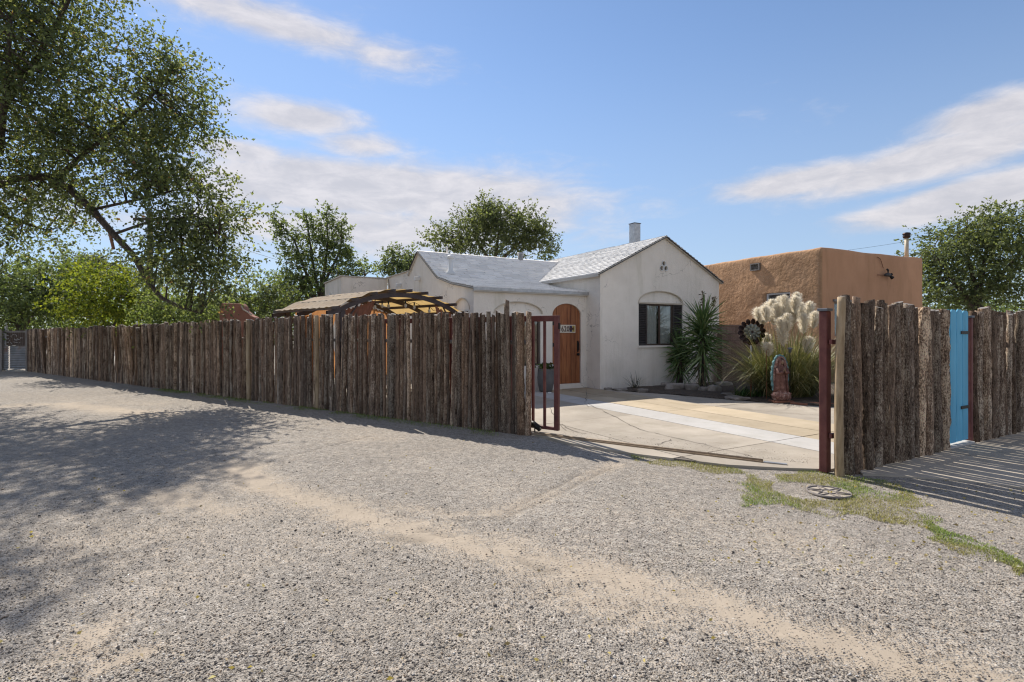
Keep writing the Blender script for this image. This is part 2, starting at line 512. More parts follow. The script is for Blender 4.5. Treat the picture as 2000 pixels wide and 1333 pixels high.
M['canopy'] = cloth('beige_canopy_cloth', (0.56, 0.48, 0.38), 0.5, (0.62, 0.42, 0.16))
M['drape'] = cloth('rose_brown_curtain', (0.20, 0.115, 0.095), 0.4, (0.36, 0.18, 0.12))
M['drape_orange'] = cloth('amber_curtain', (0.27, 0.14, 0.075), 0.5, (0.50, 0.24, 0.10))


def glass_mat():
    m, nt = new_mat('window_glass')
    g = node(nt, 'ShaderNodeBsdfGlossy', {0: (0.9, 0.92, 0.95, 1), 1: 0.03})
    t = node(nt, 'ShaderNodeBsdfTransparent', {0: (0.9, 0.92, 0.92, 1)})
    fr = node(nt, 'ShaderNodeLayerWeight', {0: 0.5})
    f = mth(nt, 'MULTIPLY_ADD', mth(nt, 'POWER', fr.outputs['Facing'], 4.0), 0.9, 0.07, clamp=True)
    finish(nt, node(nt, 'ShaderNodeMixShader', {0: f, 1: t.outputs[0], 2: g.outputs[0]}).outputs[0])
    return m


M['glass'] = glass_mat()


def bark_mat(name, dark, mid, pale, bump=1.0):
    """cedar post bark: shaggy strips, pale flaked-off wood, dark cracks; tone differs from post to post"""
    m, nt = new_mat(name)
    v = coords(nt, (1, 1, 0.16))
    v2 = coords(nt, (1, 1, 0.42))
    oi = node(nt, 'ShaderNodeObjectInfo').outputs['Random']
    strips = nz(nt, v, 48, 4, 0.7, 0.5)
    flakes = nz(nt, v2, 85, 4, 0.75)
    broad = nz(nt, v2, 9, 3, 0.55)
    c = ramp(nt, strips, [(0.30, dark), (0.47, mid), (0.62, [x * 1.45 for x in mid]), (0.75, [x * 1.9 for x in mid])])
    r1 = mth(nt, 'FRACT', mth(nt, 'MULTIPLY', oi, 7.31))
    thr = mth(nt, 'MULTIPLY_ADD', r1, -0.17, 0.63)
    fl = mth(nt, 'ADD', flakes, mth(nt, 'MULTIPLY', mth(nt, 'SUBTRACT', broad, 0.5), 0.5))
    ff = node(nt, 'ShaderNodeMapRange', {0: mth(nt, 'SUBTRACT', fl, thr), 1: -0.01, 2: 0.10}).outputs[0]
    pc = mixc(nt, strips, c4([x * 0.62 for x in pale]), c4([x * 1.3 for x in pale]))
    c = mixc(nt, ff, c, pc)
    pit = node(nt, 'ShaderNodeMapRange', {0: fl, 1: 0.44, 2: 0.36}).outputs[0]
    c = mixc(nt, mth(nt, 'MULTIPLY', pit, 0.8), c, c4([x * 0.5 for x in dark]))
    warm = mixc(nt, mth(nt, 'FRACT', mth(nt, 'MULTIPLY', oi, 13.7)), (1.12, 1.0, 0.88, 1), (0.96, 0.98, 1.0, 1))
    c = mixc(nt, 1.0, c, warm, 'MULTIPLY')
    b = mth(nt, 'MULTIPLY_ADD', mth(nt, 'POWER', oi, 1.3), 1.20, 0.66)
    c = mixc(nt, 1.0, c, node(nt, 'ShaderNodeCombineColor', {0: b, 1: b, 2: b}).outputs[0], 'MULTIPLY')
    h = mth(nt, 'ADD', strips, mth(nt, 'MULTIPLY', fl, 0.8))
    nn = node(nt, 'ShaderNodeBump', {'Strength': bump, 'Distance': 0.05, 'Height': h}).outputs[0]
    p = node(nt, 'ShaderNodeBsdfPrincipled', {'Base Color': c, 'Roughness': 0.95, 'Specular IOR Level': 0.2, 'Normal': nn})
    finish(nt, p.outputs[0])
    return m


M['bark'] = bark_mat('cedar_bark', (0.056, 0.039, 0.029), (0.195, 0.141, 0.104), (0.58, 0.49, 0.385))


def ground_mat():
    """worn chip-seal: embedded stones over sandy fill, bare sandy wheel tracks from the 'dirt' attribute"""
    m, nt = new_mat('worn_gravel')
    t = node(nt, 'ShaderNodeTexCoord').outputs['Object']
    dirt = node(nt, 'ShaderNodeAttribute', attribute_name='dirt').outputs['Fac']
    rut = node(nt, 'ShaderNodeAttribute', attribute_name='rut').outputs['Fac']
    vo = node(nt, 'ShaderNodeTexVoronoi', {'Vector': t, 'Scale': 78.0, 'Randomness': 1.0})
    vo2 = node(nt, 'ShaderNodeTexVoronoi', {'Vector': t, 'Scale': 165.0, 'Randomness': 1.0})
    sepc = node(nt, 'ShaderNodeSeparateColor', {0: vo.outputs['Color']})
    sepc2 = node(nt, 'ShaderNodeSeparateColor', {0: vo2.outputs['Color']})
    st = ramp(nt, sepc.outputs[0], [(0.0, (0.11, 0.095, 0.083)), (0.15, (0.245, 0.218, 0.19)), (0.6, (0.36, 0.325, 0.283)), (0.9, (0.43, 0.39, 0.342)), (1.0, (0.58, 0.54, 0.49))])
    st2 = ramp(nt, sepc2.outputs[1], [(0.0, (0.20, 0.175, 0.15)), (0.5, (0.345, 0.31, 0.268)), (1.0, (0.45, 0.405, 0.35))])
    fine = nz(nt, t, 260, 3, 0.6)
    sand = ramp(nt, fine, [(0.3, (0.36, 0.298, 0.23)), (0.7, (0.445, 0.372, 0.29))])
    mid = nz(nt, t, 1.1, 3, 0.65)
    grain = nz(nt, t, 7.0, 3, 0.7)
    # share of stone against sandy fill
    cov = mth(nt, 'ADD', mth(nt, 'MULTIPLY', mth(nt, 'SUBTRACT', mid, 0.5), 0.9), mth(nt, 'MULTIPLY', mth(nt, 'SUBTRACT', grain, 0.5), 0.9))
    cov = mth(nt, 'ADD', cov, mth(nt, 'MULTIPLY_ADD', dirt, -1.15, 0.88))
    pick = smooth(nt, mth(nt, 'SUBTRACT', cov, sepc.outputs[1]), -0.08, 0.08)
    pick2 = smooth(nt, mth(nt, 'SUBTRACT', cov, mth(nt, 'MULTIPLY', sepc2.outputs[0], 1.1)), -0.08, 0.08)
    edge = smooth(nt, vo.outputs['Distance'], 0.62, 0.35)
    c = mixc(nt, pick2, sand, st2)
    c = mixc(nt, mth(nt, 'MULTIPLY', pick, edge), c, st)
    tone = smooth(nt, nz(nt, t, 0.33, 4, 0.6), 0.3, 0.7, 0.86, 1.02)
    vo3 = node(nt, 'ShaderNodeTexVoronoi', {'Vector': t, 'Scale': 27.0, 'Randomness': 1.0})
    patch = node(nt, 'ShaderNodeSeparateColor', {0: vo3.outputs['Color']}).outputs[0]
    spk = mth(nt, 'MULTIPLY_ADD', mth(nt, 'MULTIPLY', mth(nt, 'SUBTRACT', patch, 0.5), mth(nt, 'MULTIPLY_ADD', dirt, -0.35, 0.40)), 1.0, 1.0)
    tone = mth(nt, 'MULTIPLY', tone, spk)
    tone = mth(nt, 'MULTIPLY', tone, mth(nt, 'MULTIPLY_ADD', rut, -0.28, 1.0))
    c = mixc(nt, 1.0, c, node(nt, 'ShaderNodeCombineColor', {0: tone, 1: tone, 2: tone}).outputs[0], 'MULTIPLY')
    h = mth(nt, 'ADD', mth(nt, 'MULTIPLY', mth(nt, 'MULTIPLY', pick, edge), mth(nt, 'MULTIPLY_ADD', sepc.outputs[2], 0.8, 0.4)),
            mth(nt, 'MULTIPLY', mth(nt, 'MULTIPLY', pick2, smooth(nt, vo2.outputs['Distance'], 0.6, 0.2)), 0.45))
    h = mth(nt, 'ADD', h, mth(nt, 'MULTIPLY', fine, 0.25))
    nn = node(nt, 'ShaderNodeBump', {'Strength': 0.8, 'Distance': 0.008, 'Height': h}).outputs[0]
    p = node(nt, 'ShaderNodeBsdfPrincipled', {'Base Color': c, 'Roughness': 0.95, 'Specular IOR Level': 0.2, 'Normal': nn})
    finish(nt, p.outputs[0])
    return m


M['ground'] = ground_mat()

# ================================================================ THE GROUND
def vnoise(x, y, seed=0):
    """smooth value noise on arrays"""
    xi, yi = np.floor(x).astype(np.int64), np.floor(y).astype(np.int64)
    fx, fy = x - xi, y - yi
    fx, fy = fx * fx * (3 - 2 * fx), fy * fy * (3 - 2 * fy)

    def h(a, b):
        n = (a * 374761393 + b * 668265263 + seed * 974711) & 0x7fffffff
        n = ((n ^ (n >> 13)) * 1274126177) & 0x7fffffff
        return ((n ^ (n >> 16)) & 0xffff) / 65535.0
    return (h(xi, yi) * (1 - fx) + h(xi + 1, yi) * fx) * (1 - fy) + (h(xi, yi + 1) * (1 - fx) + h(xi + 1, yi + 1) * fx) * fy


def fbm(x, y, seed=0, octv=4):
    a, s, t = 0.5, 0.0, 0.0
    for i in range(octv):
        s = s + a * vnoise(x * 2 ** i, y * 2 ** i, seed + i)
        t += a
        a *= 0.5
    return s / t


def line_dist(x, y, pts):
    d = np.full(x.shape, 1e9)
    for (p, q) in zip(pts[:-1], pts[1:]):
        dx, dy = q[0] - p[0], q[1] - p[1]
        t = np.clip(((x - p[0]) * dx + (y - p[1]) * dy) / (dx * dx + dy * dy + 1e-9), 0, 1)
        d = np.minimum(d, np.hypot(x - p[0] - t * dx, y - p[1] - t * dy))
    return d


TRACKS = [  # wheel tracks and bare patches: outline points, half width, strength
    ([(440, 905), (520, 945), (640, 985), (760, 1020), (860, 1045), (960, 1072), (1100, 1100), (1250, 1138), (1400, 1180), (1600, 1240), (1800, 1295), (2000, 1340)], 0.20, 1.0),
    ([(700, 1000), (800, 1032), (900, 1060), (1010, 1075)], 0.22, 0.8),
    ([(20, 792), (120, 788), (330, 812)], 0.30, 0.9),
    ([(1200, 905), (1120, 940), (1040, 975), (970, 1000), (880, 1002), (760, 985)], 0.09, 0.55),
    ([(150, 1270), (190, 1235), (215, 1215)], 0.10, 0.9), ([(190, 1300), (290, 1262)], 0.05, 0.9),
    ([(1010, 1100), (1100, 1150), (1240, 1180)], 0.20, 0.7), ([(1640, 1260), (1760, 1250), (1900, 1330)], 0.14, 0.7),
    ([(0, 770), (300, 790)], 0.35, 0.3), ([(330, 965), (450, 990)], 0.25, 0.7)]
RUTS = [([(1190, 912), (1110, 950), (1040, 982), (975, 1010), (900, 1012)], 0.035), ([(1130, 925), (1060, 958), (990, 995)], 0.03),
        ([(760, 1045), (830, 1050)], 0.06), ([(820, 1028), (880, 1042)], 0.04), ([(560, 890), (640, 870), (720, 850)], 0.03),
        ([(1010, 1085), (1080, 1110)], 0.05), ([(990, 1270), (1080, 1300)], 0.06)]


def ground_masks(x, y):
    wob = (fbm(x * 1.7, y * 1.7, 3) - 0.5) * 0.5
    wob2 = (fbm(x * 6, y * 6, 5) - 0.5) * 0.28
    dirt = np.zeros(x.shape)
    for pts, w, s in TRACKS:
        w3 = [tuple(gnd(*p)) for p in pts]
        d = line_dist(x, y, w3) + wob * w * 2.2 + wob2 * w * 3.5
        dirt = np.maximum(dirt, s * np.clip(1.15 - d / w * 0.62, 0, 1) * (0.62 + 0.75 * fbm(x * 3.1, y * 3.1, 8)))
    dirt = np.maximum(dirt, 0.35 * np.clip((fbm(x * 0.5, y * 0.5, 9) - 0.60) * 5, 0, 1))
    dirt = dirt * 0.82
    rut = np.zeros(x.shape)
    for pts, w in RUTS:
        w3 = [tuple(gnd(*p)) for p in pts]
        d = line_dist(x, y, w3) + wob2 * w
        rut = np.maximum(rut, np.clip(1.2 - d / w, 0, 1))
    return dirt, rut


def geo(a, b, n, k=2.6):
    return a + (b - a) * (np.linspace(0, 1, n + 1)[1:] ** k)


xs = np.concatenate([geo(-11, -900, 26)[::-1], np.arange(-11, 7.0, 0.055), geo(7.0, 900, 26)])
ys = np.concatenate([geo(1.6, -120, 10)[::-1], np.arange(1.6, 12.0, 0.055), geo(12.0, 2500, 30)])
gx, gy = np.meshgrid(xs, ys)
fx_, fy_ = gx.ravel(), gy.ravel()
dirt, rut = ground_masks(fx_, fy_)
near = np.clip((11 - fy_) / 4, 0, 1)
gz = ((fbm(fx_ * 0.8, fy_ * 0.8, 21) - 0.5) * 0.03 + (fbm(fx_ * 4, fy_ * 4, 22) - 0.5) * 0.014) * near - 0.012 * dirt * near - 0.018 * rut * near - 0.012
nx, ny = len(xs), len(ys)
ii = (np.arange(ny - 1)[:, None] * nx + np.arange(nx - 1)[None, :]).ravel()
quads = np.stack([ii, ii + 1, ii + nx + 1, ii + nx], 1)
g = np_mesh('ground', np.stack([fx_, fy_, gz], 1), quads, M['ground'], smooth=True, attr={'dirt': dirt, 'rut': rut})
tag(g, kind='structure')
g['label'] = 'worn grey gravel lot with bare sandy wheel tracks'

# loose stones on the gravel, thicker where the photograph shows more of them
def stones_mesh(name, P, S, Ccol, m, seed=3):
    rng = np.random.default_rng(seed)
    n = len(P)
    base = np.array([(1, 0, 0), (0, 1, 0), (-1, 0, 0), (0, -1, 0), (0.2, 0.1, 0.75), (0, 0, -0.5)], dtype=float)
    tri = np.array([(0, 1, 4), (1, 2, 4), (2, 3, 4), (3, 0, 4), (1, 0, 5), (2, 1, 5), (3, 2, 5), (0, 3, 5)])
    V = base[None] * (1 + (rng.random((n, 6, 3)) - 0.5) * 0.7) * S[:, None, None] * np.array([1, 1, 0.8])
    a = rng.random(n) * 2 * PI
    ca, sa = np.cos(a)[:, None], np.sin(a)[:, None]
    st = 0.65 + 0.7 * rng.random(n)[:, None]
    x, y = V[..., 0] * st, V[..., 1] / st
    V = np.stack([x * ca - y * sa, x * sa + y * ca, V[..., 2]], -1) + P[:, None]
    Fi = (tri[None] + (np.arange(n) * 6)[:, None, None]).reshape(-1, 3)
    return np_mesh(name, V.reshape(-1, 3), Fi, m, col=np.repeat(Ccol, 6, axis=0))


U2 = np.array([0.8688, 0.4952])      # along the house front
V2 = np.array([-0.4952, 0.8688])     # straight back from the house front
P0 = np.array([-0.918, 12.49])       # front left corner of the porch wall
HOUSE_RZ = math.atan2(0.4952, 0.8688)
FA = np.array([0.26, 7.65])          # near end of the long fence
FD = np.array([-0.832, 0.554])       # the long fence runs away along this
RA = np.array([3.47, 5.50])          # near end of the right fence, which runs along U2


def uv(u, v, z=0.0):
    p = P0 + U2 * u + V2 * v
    return Vector((p[0], p[1], z))


npb = 100000
py_ = HOR + 42 + (1345 - HOR - 42) * RNG.random(npb) ** 0.75
px_ = -30 + 2060 * RNG.random(npb)
Yp = FPX * EYE / (py_ - HOR)
Xp = (px_ - CX) * Yp / FPX
dd, rr_ = ground_masks(Xp, Yp)
front = (Xp - FA[0]) * 0.554 + (Yp - FA[1]) * 0.832      # behind the fence line when positive
keep = (front < -0.12) & (RNG.random(npb) > dd * 0.8) & (fbm(Xp * 1.3, Yp * 1.3, 31) + 0.9 * (RNG.random(npb) - 0.5) > 0.42)
right_of = (Xp - RA[0]) * U2[0] + (Yp - RA[1]) * U2[1]
keep &= ~((right_of > 0.0) & ((Xp - RA[0]) * -V2[0] + (Yp - RA[1]) * -V2[1] < 1.3))
Xp, Yp = Xp[keep], Yp[keep]
n = len(Xp)
sz = 0.0028 + 0.0042 * RNG.random(n) ** 3 + 0.006 * (RNG.random(n) > 0.99)
tone = np.array([(0.07, 0.06, 0.055), (0.15, 0.13, 0.115), (0.27, 0.235, 0.195), (0.41, 0.36, 0.30), (0.27, 0.205, 0.15), (0.50, 0.48, 0.45)])
pc = tone[RNG.choice(6, n, p=[0.16, 0.15, 0.25, 0.27, 0.11, 0.06])] * (0.8 + 0.4 * RNG.random((n, 1)))
Zp = ((fbm(Xp * 0.8, Yp * 0.8, 21) - 0.5) * 0.03 + (fbm(Xp * 4, Yp * 4, 22) - 0.5) * 0.014) * np.clip((11 - Yp) / 4, 0, 1) - 0.012
o = stones_mesh('loose_gravel', np.stack([Xp, Yp, Zp + sz * 0.3], 1), sz, pc, M['pebble'])
tag(o, 'small loose grey and dark stones strewn over the gravel lot', 'gravel', kind='stuff')


# grit carried onto the mouth of the driveway
ng = 1500
tg = RNG.random(ng)
Pg = np.array([0.5, 7.35])[None] * (1 - tg[:, None]) + np.array([3.3, 5.78])[None] * tg[:, None]
og = 0.02 + 0.55 * RNG.random(ng) ** 2.2
Pg = Pg + np.array([[0.50, 0.866]]) * (og + 0.12)[:, None]
sg_ = 0.0022 + 0.004 * RNG.random(ng) ** 3
o = stones_mesh('driveway_grit', np.stack([Pg[:, 0], Pg[:, 1], np.full(ng, 0.0225)], 1), sg_, tone[RNG.choice(6, ng)] * (0.8 + 0.4 * RNG.random((ng, 1))), M['pebble'], 8)
tag(o, 'fine grit strewn on the concrete at the driveway mouth', 'gravel', kind='stuff')


# ================================================================ DRIVEWAY, PAVEMENT, BED
def clip_half(poly, nx_, ny_, c):
    out = []
    for i in range(len(poly)):
        p, q = poly[i], poly[(i + 1) % len(poly)]
        dp, dq = nx_ * p[0] + ny_ * p[1] - c, nx_ * q[0] + ny_ * q[1] - c
        if dp <= 0:
            out.append(p)
        if (dp < 0 < dq) or (dq < 0 < dp):
            t = dp / (dp - dq)
            out.append((p[0] + t * (q[0] - p[0]), p[1] + t * (q[1] - p[1])))
    return out


def to_uv(x, y):
    d = np.array([x, y]) - P0
    return (float(d @ U2), float(d @ V2))


DRIVE = [(-3.4, 10.45), (0.24, 7.80), (0.40, 7.52), (0.8, 6.98), (1.54, 6.36), (2.4, 5.86), (2.95, 5.72), (3.44, 5.66), (3.62, 5.74), (7.9, 8.17), (7.9, 9.75), (6.37, 10.42), (5.2, 11.15),
         (4.6, 11.66), (3.72, 12.5), (2.85, 13.15), (2.36, 13.66), (2.06, 14.12), (-0.9, 12.43), (-2.2, 14.5), (-5.0, 13.2)]
D_UV = [to_uv(*p) for p in DRIVE]
drv = empty('driveway', (P0[0], P0[1], 0), HOUSE_RZ)
tag(drv, 'patched concrete driveway with a pale strip and tan slabs', kind='structure')
_c = np.mean(np.array(D_UV), axis=0)
base = MB().prism([(_c[0] + (a - _c[0]) * 0.992, _c[1] + (b - _c[1]) * 0.992) for a, b in D_UV], lambda a, b, d: (a, b, d), -0.06, 0.012)
base.build('joint_bed', M['joint'], drv)
lanes = [(-4.6, -2.4, 'concrete'), (-2.4, -0.55, 'concrete'), (-0.55, 1.16, 'concrete'), (1.16, 1.87, 'concrete_white'), (1.87, 2.52, 'concrete_tan'), (2.52, 3.32, 'concrete_tan'), (3.32, 5.4, 'concrete'), (5.4, 8.5, 'concrete')]
rows = [(-9.5, -6.9), (-6.9, -4.22), (-4.22, -1.9), (-1.9, 2.6)]
gp = 0.007
for (u0, u1, mk) in lanes:
    for (v0, v1) in rows:
        if mk == 'concrete_white' and v0 == -9.5:
            v1 = -6.9
        poly = D_UV
        sk = 0.0
        for (a, b, c) in ((-1, sk, -(u0 + gp)), (1, -sk, u1 - gp), (0, -1, -(v0 + gp)), (0, 1, v1 - gp)):
            poly = clip_half(poly, a, b, c)
            if len(poly) < 3:
                break
        if len(poly) < 3:
            continue
        ar = 0.5 * abs(sum(poly[i][0] * poly[(i + 1) % len(poly)][1] - poly[(i + 1) % len(poly)][0] * poly[i][1] for i in range(len(poly))))
        if ar < 0.05:
            continue
        zt = 0.020 + R.uniform(-0.002, 0.003)
        MB().prism(poly, lambda a, b, d: (a, b, d), -0.05, zt).build('slab', M[mk], drv)

# cracks that wander across the slabs
CRACKS = [[(1148, 790), (1172, 803), (1199, 816), (1226, 832), (1249, 842), (1299, 855), (1361, 869), (1420, 884), (1485, 899)], [(1096, 832), (1118, 845), (1150, 852)], [(1283, 873), (1300, 866), (1316, 861)],
          [(1144, 762), (1146, 776), (1143, 790), (1150, 800)], [(1180, 770), (1230, 776), (1300, 786)], [(1420, 800), (1500, 806), (1560, 812), (1620, 815)], [(1075, 800), (1085, 822), (1110, 850)]]
for cr in CRACKS:
    pts = []
    for (p_, q_) in zip(cr[:-1], cr[1:]):
        for k in range(5):
            w_ = gnd(*p_).lerp(gnd(*q_), k / 5)
            a_, b_ = to_uv(w_.x + R.gauss(0, 0.012), w_.y + R.gauss(0, 0.02))
            pts.append((a_, b_))
    cm = MB()
    for i in range(len(pts) - 1):
        (a0, b0_), (a1, b1_) = pts[i], pts[i + 1]
        l_ = math.hypot(a1 - a0, b1_ - b0_) + 1e-6
        n0, n1_ = -(b1_ - b0_) / l_, (a1 - a0) / l_
        w_ = R.uniform(0.003, 0.008)
        cm.add([(a0 - n0 * w_, b0_ - n1_ * w_, 0.0262), (a0 + n0 * w_, b0_ + n1_ * w_, 0.0262), (a1 + n0 * w_, b1_ + n1_ * w_, 0.0262), (a1 - n0 * w_, b1_ - n1_ * w_, 0.0262)], [(0, 1, 2, 3)])
    cm.build('crack', M['joint'], drv)

# asphalt and concrete walk outside the right fence
walk = empty('sidewalk', (RA[0], RA[1], 0), HOUSE_RZ)
tag(walk, 'smooth pale walk in the striped shade of the right fence', kind='structure')
wp = [(0.22, -0.10), (0.75, -0.62), (1.2, -1.45), (1.3, -1.9), (9, -1.9), (9, -0.02), (0.3, -0.02)]
for (a0, a1) in ((-0.5, 2.2), (2.2, 3.9), (3.9, 5.6), (5.6, 9.2)):
    q = clip_half(clip_half(wp, -1, 0, -(a0 + 0.006)), 1, 0, a1 - 0.006)
    MB().prism(q, lambda a, b, d: (a, b, d), -0.05, 0.010 + R.uniform(-0.001, 0.002)).build('slab', M['concrete'], walk)

BED = [(2.36, 13.62), (2.9, 13.12), (3.76, 12.48), (4.64, 11.63), (5.2, 11.12), (6.4, 10.39), (8.0, 9.72), (12.5, 12.2), (9.1, 16.2), (6.4, 15.9), (2.4, 13.75)]
bedx, bedy = np.meshgrid(np.arange(2.2, 12.6, 0.09), np.arange(9.6, 16.3, 0.09))
inside = np.ones(bedx.size, bool)
bx_, by_ = bedx.ravel(), bedy.ravel()


def in_poly(x, y, poly):
    r = np.zeros(x.shape, bool)
    j = len(poly) - 1
    for i in range(len(poly)):
        xi, yi, xj, yj = *poly[i], *poly[j]
        c = ((yi > y) != (yj > y)) & (x < (xj - xi) * (y - yi) / (yj - yi + 1e-12) + xi)
        r ^= c
        j = i
    return r


inb = in_poly(bx_, by_, BED).reshape(bedx.shape)
edge_d = line_dist(bx_, by_, BED + [BED[0]])
bz = 0.012 + np.clip(edge_d / 0.35, 0, 1) * 0.045 + (fbm(bx_ * 5, by_ * 5, 41) - 0.5) * 0.05
nxb = bedx.shape[1]
cells = inb[:-1, :-1] & inb[1:, :-1] & inb[:-1, 1:] & inb[1:, 1:]
jj = np.argwhere(cells)
b0 = jj[:, 0] * nxb + jj[:, 1]
bed = np_mesh('planting_bed', np.stack([bx_, by_, bz], 1), np.stack([b0, b0 + 1, b0 + nxb + 1, b0 + nxb], 1), M['soil'], smooth=True)
tag(bed, 'dark soil planting bed in front of the house', kind='structure')
for ch in (bed,):
    bm = bmesh.new()
    bm.from_mesh(ch.data)
    bmesh.ops.delete(bm, geom=[v for v in bm.verts if not v.link_faces], context='VERTS')
    bm.to_mesh(ch.data)
    bm.free()


# ================================================================ THE WHITE HOUSE
house = empty('house', (P0[0], P0[1], 0), HOUSE_RZ)
tag(house, 'white stucco house with grey shingle gable roofs and arched wooden door', 'house')


def arch_pts(a0, a1, z0, zs, zt, n=16):
    """door-like outline: straight to zs, elliptical to zt"""
    c, h = (a0 + a1) / 2, (a1 - a0) / 2
    top = [(c + h * math.cos(PI * k / n), zs + (zt - zs) * math.sin(PI * k / n)) for k in range(n + 1)]
    return ([(a0, z0), (a1, z0)] + top) if z0 < zs - 1e-6 else top


def porch_map(a, b, d):
    return (a, d, b)


def gable_map(a, b, d):
    return (a, -0.58 + d, b)


def left_map(a, b, d):
    return (d, a, b)


def side_map(a, b, d):
    return (3.38 + d, a, b)


DOOR = arch_pts(2.27, 3.20, 0.14, 1.96, 2.27)
WIN1 = [(0.60, 0.65), (1.90, 0.65), (1.90, 1.92), (0.60, 1.92)]
LUN1 = arch_pts(0.55, 1.96, 1.98, 1.98, 2.27)
MB().wall([(0, 0), (3.38, 0), (3.38, 2.6), (0, 2.58)], [DOOR, WIN1, LUN1], porch_map, 0.07).build('wall', M['stucco'], house)
MB().prism(LUN1, porch_map, 0.045, 0.06).build('lunette', M['stucco'], house)
WIN2 = [(4.725, 1.14), (6.43, 1.14), (6.43, 2.30), (4.725, 2.30)]
LUN2 = arch_pts(4.725, 6.43, 2.345, 2.345, 2.665)
tref = [(5.67, 3.455), (5.588, 3.32), (5.752, 3.32)]
circ = [[(cx + 0.062 * math.cos(2 * PI * k / 14), cz + 0.062 * math.sin(2 * PI * k / 14)) for k in range(14)] for cx, cz in tref]
MB().wall([(3.38, 0), (8.0, 0), (8.0, 3.06), (5.69, 4.17), (3.38, 3.06)], [WIN2, LUN2] + circ, gable_map, 0.12).build('wall', M['stucco'], house)
MB().prism(LUN2, gable_map, 0.05, 0.07).build('lunette', M['stucco'], house)
LUN3 = arch_pts(0.22, 1.15, 2.06, 2.06, 2.36)
MB().wall([(0, 0), (0, 2.58), (1.2, 2.75), (2.2, 2.98), (3.85, 3.93), (4.54, 3.46), (7.1, 3.45), (7.1, 0)], [LUN3], left_map, 0.07).build('wall', M['stucco'], house)
MB().prism(LUN3, left_map, 0.045, 0.06).build('lunette', M['stucco'], house)
MB().wall([(-0.58, 0), (2.6, 0), (2.6, 3.06), (-0.58, 3.06)], [], side_map, 0.1).build('wall', M['stucco'], house)
MB().box(7.96, 8.0, -0.575, 7.1, 0, 3.05).build('wall', M['stucco'], house)
MB().box(0.02, 7.95, 4.56, 7.1, 0, 3.43).build('wall', M['stucco'], house)
rw = MB().box(-1.61, -0.002, 7.12, 10.2, 0, 3.42).build('rear_wing', M['stucco'], house, bevel=0.02)
MB().box(-1.66, -0.004, 7.08, 10.2, 3.422, 3.455).build('coping', M['eave'], rw)
mb = MB()
mb.box(-0.05, 0.16, 4.5, 7.11, 3.452, 3.475)
mb.build('coping', M['eave'], house)
# raised trim beads around the lunettes
for (pts, mp) in ((LUN1, porch_map), (LUN2, gable_map), (LUN3, left_map)):
    MB().tube([mp(a, b, -0.004) for a, b in pts], 0.016, 6).build('arch_trim', M['stucco_trim'], house)
MB().box(4.70, 6.45, -0.60, -0.53, 2.302, 2.343).build('lintel', M['stucco_trim'], house)
MB().box(4.69, 6.46, -0.625, -0.50, 1.085, 1.138).build('window_sill', M['stucco'], house)
MB().box(2.20, 3.27, -0.05, -0.002, 0.0, 0.135).build('door_step', M['stucco'], house)
# trefoil attic vent: three rings over dark screens
tv = empty('trefoil_vent', (0, 0, 0), 0, house)
for (cx, cz) in tref:
    ring = MB().tube([(cx + 0.074 * math.cos(2 * PI * k / 18), -0.588, cz + 0.074 * math.sin(2 * PI * k / 18)) for k in range(19)], 0.013, 6, cap=False).build('ring', M['white_metal'], tv, True)
    MB().prism([(cx + 0.062 * math.cos(2 * PI * k / 14), cz + 0.062 * math.sin(2 * PI * k / 14)) for k in range(14)], gable_map, 0.06, 0.08).build('screen', M['room'], tv)

# door: upright boards cut to the arch, ironwork
door = empty('door', (2.735, 0.045, 0.14), 0, house)
tag(door, 'arched orange-brown plank door')
nb = 6
for i in range(nb):
    a0, a1 = 2.275 + i * 0.92 / nb, 2.275 + (i + 1) * 0.92 / nb
    a0, a1 = a0 + 0.004, a1 - 0.004
    m_ = 6
    top = []
    for k in range(m_ + 1):
        a = a1 + (a0 - a1) * k / m_
        top.append((a - 2.735, 1.96 + 0.305 * math.sqrt(max(0, 1 - ((a - 2.735) / 0.465) ** 2)) - 0.145))
    MB().prism([(a0 - 2.735, 0.005), (a1 - 2.735, 0.005)] + top, lambda a, b, d: (a, d, b), 0.0, 0.03).build('plank', M['door'], door)
MB().prism([(a - 2.735, b - 0.14) for a, b in arch_pts(2.28, 3.19, 0.145, 1.96, 2.26)], lambda a, b, d: (a, d, b), 0.012, 0.04).build('backing', M['room'], door)
h = MB()
h.tube([(0.385, -0.01, 0.86), (0.385, -0.05, 0.90), (0.385, -0.055, 1.0), (0.385, -0.05, 1.08), (0.385, -0.01, 1.12)], 0.012, 8)
h.box(0.36, 0.41, -0.008, 0.0, 0.84, 1.14)
h.build('handle', M['iron'], door)
MB().tube([(0.385, 0, 0.775), (0.385, -0.045, 0.775)], 0.036, 14).build('lock', M['iron'], door)
for z in (0.45, 1.04, 1.60):
    MB().box(-0.475, -0.40, -0.016, -0.001, z - 0.05, z + 0.05).build('hinge', M['iron'], door)
em = MB()
em.prism([(-0.10, 1.46), (-0.04, 1.53), (0.0, 1.555), (0.05, 1.53), (0.10, 1.465), (0.035, 1.485), (0.015, 1.47), (0.02, 1.40), (0.06, 1.36), (-0.03, 1.36), (-0.01, 1.42), (-0.02, 1.475)], lambda a, b, d: (a, d, b), -0.016, -0.001)
em.build('iron_ornament', M['iron'], door)
